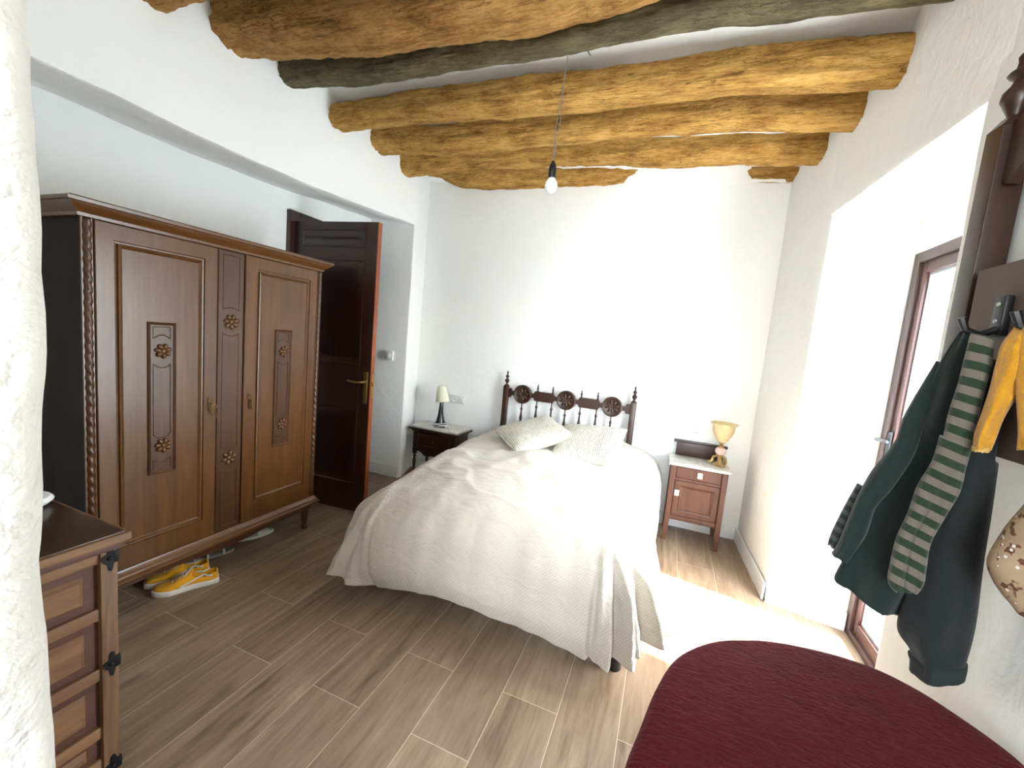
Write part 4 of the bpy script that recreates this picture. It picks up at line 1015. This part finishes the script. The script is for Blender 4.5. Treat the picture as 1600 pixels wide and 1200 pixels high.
for z in (0.0, 0.016):
    rows.append([((0.115) * cos(2 * pi * k / 32), (0.036 + 0.008 * cos(2 * pi * k / 32)) * sin(2 * pi * k / 32), z) for k in range(32)])
vs = mb.quadgrid(rows, closev=True); mb.face(vs[0][::-1]); mb.face(vs[-1]); mb.build('sole', 'greystrap', t, local=True)
mb = MB()
for x in (0.05, -0.03): mb.tube([(x, 0.042 * cos(pi * j / 12), 0.010 + 0.045 * sin(pi * j / 12)) for j in range(13)], 0.006, 8)
mb.tube([(-0.09, 0.034 * cos(pi * j / 12), 0.012 + 0.06 * sin(pi * j / 12)) for j in range(13)], 0.005, 8); mb.build('straps', 'lace', t, local=True)

# ------------------------------------------------------------------ round table under burgundy velvet
def table():
    pts = [(0.013, 0.653), (0.032, 0.75), (0.060, 0.87), (0.102, 0.979), (0.180, 1.070), (0.269, 1.124), (0.340, 1.150), (0.414, 1.163), (0.485, 1.166), (0.550, 1.153), (0.605, 1.120), (0.646, 1.075), (0.678, 1.030), (0.697, 0.985), (0.703, 0.90), (0.703, 0.78), (0.69, 0.66), (0.66, 0.54), (0.60, 0.43), (0.51, 0.36), (0.40, 0.33), (0.28, 0.335), (0.16, 0.38), (0.07, 0.46), (0.02, 0.555)]
    n = len(pts); out = []
    for i in range(n):
        p0, p1, p2, p3 = [Vector(pts[(i + k - 1) % n]) for k in range(4)]
        for s in range(8):
            u = s / 8; out.append(0.5 * ((2 * p1) + (-p0 + p2) * u + (2 * p0 - 5 * p1 + 4 * p2 - p3) * u * u + (-p0 + 3 * p1 - 3 * p2 + p3) * u ** 3))
    c = Vector((0.37, 0.76)); rows = []
    for q in (0.05, 0.2, 0.4, 0.6, 0.75, 0.86, 0.93):
        rows.append([(*(c + (p - c) * q), 0.7535 + 0.0035 * nz(p.x * 6 * q, p.y * 6 * q, 2) - 0.001 * q) for p in out])
    R_ = 0.022
    for k in range(1, 7):
        a = pi / 2 * k / 6
        rows.append([(*(p - (p - c).normalized() * (R_ * (1 - sin(a)))), 0.752 - R_ * (1 - cos(a))) for p in out])
    N = len(out)
    for k in range(1, 15):
        z = 0.73 - (0.73 - 0.02) * k / 14; rr = []
        for i, p in enumerate(out):
            th = 2 * pi * i / N; d = (p - c).normalized(); room = min(1, max(0, (0.712 - p.x) / 0.12))
            f = (0.030 * k / 14 + 0.020 * smoothstep(0, 5, k) * (sin(th * 13 + 1) + 0.6 * sin(th * 21))) 
            rr.append((*(p + d * (f * room - 0.004)), z))
        rows.append(rr)
    mb = MB(); vs = mb.quadgrid(rows, closev=True); mb.face(vs[0])
    o = mb.build('tablecloth', 'velvet', angle=180); cc = Vector((0.37, 0.76, 0.0)); o.data.transform(Matrix.Translation(-cc)); o.location = cc
    tag(o, 'burgundy velvet cloth covering the rounded table in the right foreground', 'tablecloth')
    t = thing('round_table', (0.37, 0.76, 0), 'rounded table hidden under the burgundy velvet cloth', 'table')
    mb = MB(); vs = mb.quadgrid([[(*(c + (p - c) * 0.95), z) for p in out] for z in (0.715, 0.742)], closev=True); mb.face(vs[0]); mb.face(vs[1]); mb.build('tabletop', 'chestwood', t)
    for dx, dy in ((-0.2, -0.25), (0.2, -0.25), (-0.2, 0.2), (0.2, 0.2)):
        MB().lathe([(0.02, 0.0), (0.024, 0.716)], (0.37 + dx, 0.76 + dy, 0), 12).build('leg', 'chestwood', t)
table()

# ------------------------------------------------------------------ coat rack made of a dark post frame and board, with hanging clothes
t = thing('coat_rack', (0.69, 0.75, 0), 'dark turned-wood frame with a taupe hook board against the right wall', 'coat rack')
def post(y):
    mb = MB(); mb.box(0.655, 0.712, y - 0.030, y + 0.030, 1.22, 2.03, 0.004)
    rows = [[(0.655, y - 0.03, 2.03), (0.712, y - 0.03, 2.03), (0.712, y + 0.03, 2.03), (0.655, y + 0.03, 2.03)], [(0.672, y - 0.014, 2.056), (0.700, y - 0.014, 2.056), (0.700, y + 0.014, 2.056), (0.672, y + 0.014, 2.056)]]
    vs = mb.quadgrid(rows, closev=True); mb.face(vs[1]); mb.build('post', 'darkwood', t)
    mb = MB(); mb.lathe([(0.012, 2.052), (0.014, 2.060), (0.022, 2.078), (0.030, 2.096), (0.028, 2.112), (0.016, 2.128), (0.013, 2.138), (0.022, 2.146), (0.026, 2.152), (0.022, 2.158), (0.013, 2.164), (0.011, 2.180), (0.013, 2.190), (0.009, 2.197), (0.001, 2.199)], (0.686, y, 0), 24); mb.build('finial', 'darkwood', t)
post(1.372); post(0.10)
poly = [(1.345, 2.035)]
for k in range(31):
    u = k / 30; poly.append((1.345 - 1.22 * u, 2.035 + 0.01 * sin(pi * u)))
poly.append((0.125, 1.93))
for k in range(31):
    u = k / 30; y = 0.13 + 1.20 * u; e = min(u, 1 - u) * 1.2
    poly.append((y, 1.965 - 0.075 * smoothstep(0.10, 0.0, e)))
poly.append((1.345, 1.90))
mb = MB(); mb.prism(poly, 'x', 0.672, 0.700); mb.build('crosspiece', 'darkwood', t, angle=30)
mb = MB(); mb.box(0.650, 0.672, 0.12, 1.315, 1.28, 1.690, 0.006); mb.build('hook_board', 'panel', t)
def hook(y, z):
    mb = MB(); mb.box(0.636, 0.650, y - 0.017, y + 0.017, z - 0.045, z + 0.040, 0.003)
    mb.tube([(0.642, y, z - 0.03), (0.615, y, z - 0.045), (0.590, y, z - 0.035), (0.580, y, z - 0.010)], [0.008, 0.008, 0.007, 0.008], 8)
    h = mb.build('hook', 'blackplastic', t)
    for dz in (0.022, -0.014): MB().ell((0.635, y, z + dz), (0.003, 0.005, 0.005)).build('screw', 'bolt', h)
hook(1.195, 1.575); hook(1.045, 1.575)

def drape(name, mat, rows_in, thick, label, cat, folds=5, amp=0.010, seed=0, parent=None, nrow=70, seg=44, twist=0.0, hem=0.0, clipx=0.700):
    """closed cloth volume: each row joins a left and a right point, with folds around it"""
    n = len(rows_in); mb = MB(); rings = []
    for i in range(nrow + 1):
        q = (n - 1) * i / nrow; k = min(int(q), n - 2); u = q - k
        def cr(idx):
            g_ = lambda j: Vector(rows_in[max(0, min(n - 1, j))][idx]); p0, p1, p2, p3 = g_(k - 1), g_(k), g_(k + 1), g_(k + 2)
            return 0.5 * ((2 * p1) + (-p0 + p2) * u + (2 * p0 - 5 * p1 + 4 * p2 - p3) * u * u + (-p0 + 3 * p1 - 3 * p2 + p3) * u ** 3)
        Lp, Rp = cr(0), cr(1); c = (Lp + Rp) / 2; ax = (Rp - Lp) / 2; w = ax.length
        nrm = Vector((ax.y, -ax.x, 0)).normalized()
        if nrm.dot(Vector((-c.x, -c.y, 0))) < 0: nrm = -nrm
        th = min(thick, max(0.008, w * 1.2)) * smoothstep(-0.02, 0.06, i / nrow + 0.03)
        ring = []
        for s in range(seg):
            a = 2 * pi * s / seg; e = ax * (abs(cos(a)) ** 0.8 * (1 if cos(a) > 0 else -1)); tt = sin(a)
            f = amp * sin(folds * cos(a) * pi * 0.5 + seed + twist * i / nrow + 1.2 * nz(i * 0.05, seed)) * (0.4 + 0.6 * i / nrow) + amp * 0.7 * nz(cos(a) * 2.2 + seed, i * 0.07, tt)
            p = c + e + nrm * (th * tt * (1 if tt > 0 else 0.7) + f * (tt if tt > 0 else 0.3 * tt))
            p.z += hem * cos(a) * (i / nrow) + 0.004 * nz(cos(a) * 5, seed) * (i / nrow)
            lim = 0.648 if p.z > 1.27 else clipx
            if p.x > lim: p.x = lim
            ring.append(p)
        rings.append(ring)
    vs = mb.quadgrid(rings, closev=True); mb.face(vs[0][::-1]); mb.face(vs[-1])
    o = mb.build(name, mat, parent, angle=180)
    if parent is None:
        c = Vector(rows_in[0][0]); o.data.transform(Matrix.Translation(-c)); o.location = c; tag(o, label, cat)
    return o
jeans_rows = [((0.614, 1.18, 1.48), (0.652, 1.159, 1.477)), ((0.6, 1.187, 1.394), (0.66, 1.155, 1.379)), ((0.598, 1.188, 1.279), (0.665, 1.152, 1.271)), ((0.595, 1.19, 1.159), (0.67, 1.149, 1.162)), ((0.592, 1.191, 1.035), (0.674, 1.147, 1.051)), ((0.58, 1.197, 0.902), (0.68, 1.143, 0.938)), ((0.58, 1.197, 0.837), (0.681, 1.142, 0.879)), ((0.604, 1.184, 0.80), (0.68, 1.143, 0.83)), ((0.61, 1.182, 0.758), (0.68, 1.143, 0.790))]
J = thing('jeans', (0.64, 1.17, 1.48), 'charcoal denim trousers hanging lowest behind the green jacket', 'jeans')
drape('legs', 'denim', jeans_rows, 0.05, '', '', 3, 0.010, 2, parent=J)
drape('hem', 'stitch', [((0.602, 1.186, 0.792), (0.682, 1.142, 0.822)), ((0.607, 1.184, 0.778), (0.683, 1.141, 0.808)), ((0.609, 1.183, 0.756), (0.683, 1.141, 0.787))], 0.056, '', '', 3, 0.010, 2, parent=J, nrow=12)
jacket_rows = [((0.595, 1.223, 1.538), (0.615, 1.213, 1.536)), ((0.58, 1.23, 1.486), (0.62, 1.21, 1.48)), ((0.568, 1.236, 1.43), (0.625, 1.208, 1.41)), ((0.549, 1.244, 1.351), (0.631, 1.205, 1.31)), ((0.539, 1.249, 1.27), (0.635, 1.203, 1.223)), ((0.528, 1.253, 1.187), (0.64, 1.2, 1.151)), ((0.509, 1.261, 1.081), (0.642, 1.199, 1.061)), ((0.492, 1.268, 0.989), (0.643, 1.198, 0.985)), ((0.473, 1.275, 0.900), (0.615, 1.214, 0.875)), ((0.474, 1.274, 0.883), (0.608, 1.217, 0.853))]
JK = thing('jacket', (0.60, 1.22, 1.54), 'dark green fleece jacket hanging open from the black hook', 'jacket')
drape('body', 'jacket', jacket_rows, 0.035, '', '', 3, 0.020, 1, parent=JK)
sl = drape('sleeve', 'jacket', [((0.570, 1.235, 1.47), (0.590, 1.225, 1.46)), ((0.535, 1.240, 1.34), (0.570, 1.225, 1.32)), ((0.524, 1.232, 1.275), (0.556, 1.215, 1.245)), ((0.491, 1.236, 1.190), (0.531, 1.22, 1.160)), ((0.476, 1.242, 1.122), (0.511, 1.228, 1.105)), ((0.465, 1.246, 1.051), (0.504, 1.231, 1.035)), ((0.456, 1.249, 0.988), (0.489, 1.237, 0.980)), ((0.449, 1.252, 0.962), (0.480, 1.24, 0.950))], 0.026, '', '', 2, 0.006, 4, parent=JK)
drape('plaid_lining', 'plaid', [((0.478, 1.262, 1.150), (0.500, 1.255, 1.142)), ((0.462, 1.268, 1.08), (0.482, 1.262, 1.07)), ((0.448, 1.272, 1.01), (0.468, 1.266, 1.00)), ((0.444, 1.272, 0.975), (0.460, 1.266, 0.968))], 0.014, '', '', 2, 0.004, 6, parent=JK)
scarf_rows = [((0.559, 1.118, 1.527), (0.591, 1.101, 1.519)), ((0.557, 1.119, 1.475), (0.594, 1.1, 1.466)), ((0.556, 1.12, 1.422), (0.593, 1.101, 1.415)), ((0.552, 1.122, 1.367), (0.592, 1.101, 1.363)), ((0.548, 1.123, 1.312), (0.592, 1.101, 1.31)), ((0.545, 1.125, 1.255), (0.59, 1.102, 1.256)), ((0.532, 1.131, 1.194), (0.589, 1.103, 1.201)), ((0.527, 1.134, 1.133), (0.579, 1.108, 1.149)), ((0.518, 1.138, 1.07), (0.567, 1.114, 1.082)), ((0.516, 1.138, 1.009), (0.568, 1.114, 1.025)), ((0.518, 1.138, 0.971), (0.569, 1.113, 0.99)), ((0.531, 1.132, 0.953), (0.564, 1.115, 0.967))]
SCF = thing('striped_scarf', (0.58, 1.11, 1.52), 'green and taupe striped knitted scarf folded over the hook in front of the jacket', 'scarf')
def halfrow(a, b, f0, f1):
    a, b = Vector(a), Vector(b); return (tuple(a + (b - a) * f0), tuple(a + (b - a) * f1))
n_ = len(scarf_rows)
left_rows = []; right_rows = []
for i, (a, b) in enumerate(scarf_rows):
    s_ = smoothstep(3, 7, i)
    left_rows.append(halfrow(a, b, 0.0, 1.0 - 0.45 * s_)); right_rows.append(halfrow(a, b, 0.05 + 0.40 * s_, 1.0))
drape('scarf_end', 'stripe', left_rows[4:], 0.020, '', '', 1, 0.003, 3, parent=SCF)
drape('scarf_band', 'stripe', right_rows, 0.016, '', '', 2, 0.003, 5, parent=SCF)
drape('mustard_garment', 'mustard', [((0.604, 1.063, 1.560), (0.620, 1.056, 1.556)), ((0.585, 1.07, 1.509), (0.624, 1.048, 1.506)), ((0.583, 1.072, 1.466), (0.629, 1.045, 1.465)), ((0.582, 1.072, 1.416), (0.615, 1.050, 1.419)), ((0.579, 1.074, 1.364), (0.604, 1.056, 1.370)), ((0.576, 1.075, 1.325), (0.600, 1.058, 1.328)), ((0.578, 1.074, 1.300), (0.598, 1.060, 1.302))], 0.022, 'mustard yellow fuzzy garment hanging at the right edge of the photo', 'garment', 3, 0.006, 2)
mg = bpy.data.objects['mustard_garment']
drape('second_fold', 'mustard', [((0.602, 1.055, 1.555), (0.64, 1.00, 1.556)), ((0.600, 1.050, 1.50), (0.65, 0.98, 1.50)), ((0.606, 1.046, 1.43), (0.655, 0.96, 1.43)), ((0.616, 1.040, 1.37), (0.66, 0.95, 1.37)), ((0.622, 1.036, 1.315), (0.66, 0.95, 1.31))], 0.025, '', '', 3, 0.008, 7, parent=mg)
drape('cuff', 'label', [((0.5765, 1.076, 1.304), (0.598, 1.061, 1.306)), ((0.5775, 1.075, 1.294), (0.5965, 1.062, 1.297))], 0.018, '', '', 2, 0.002, 1, parent=mg, nrow=8)
BG = thing('sequinned_bag', (0.66, 1.0, 1.23), 'beige bag with white sequins and brown spots at the right edge', 'bag')
drape('pouch', 'bag', [((0.645, 1.010, 1.235), (0.66, 0.97, 1.245)), ((0.634, 1.019, 1.205), (0.672, 0.95, 1.225)), ((0.622, 1.026, 1.165), (0.68, 0.94, 1.20)), ((0.612, 1.032, 1.112), (0.687, 0.935, 1.16)), ((0.613, 1.031, 1.084), (0.69, 0.935, 1.12)), ((0.627, 1.023, 1.054), (0.69, 0.94, 1.08)), ((0.650, 1.009, 1.030), (0.685, 0.95, 1.045)), ((0.665, 0.995, 1.018), (0.68, 0.97, 1.025))], 0.035, '', '', 1, 0.004, 2, parent=BG)
mb = MB(); mb.tube([(0.6205, 1.022, 1.075), (0.627, 1.014, 1.052), (0.645, 0.998, 1.030), (0.662, 0.975, 1.016)], 0.004, 8); mb.build('piping', 'brass_dark', BG)
mb = MB(); mb.tube([(0.650, 1.000, 1.235), (0.640, 1.02, 1.35), (0.620, 1.04, 1.50), (0.605, 1.045, 1.56)], 0.005, 8); mb.build('strap', 'brass_dark', BG)
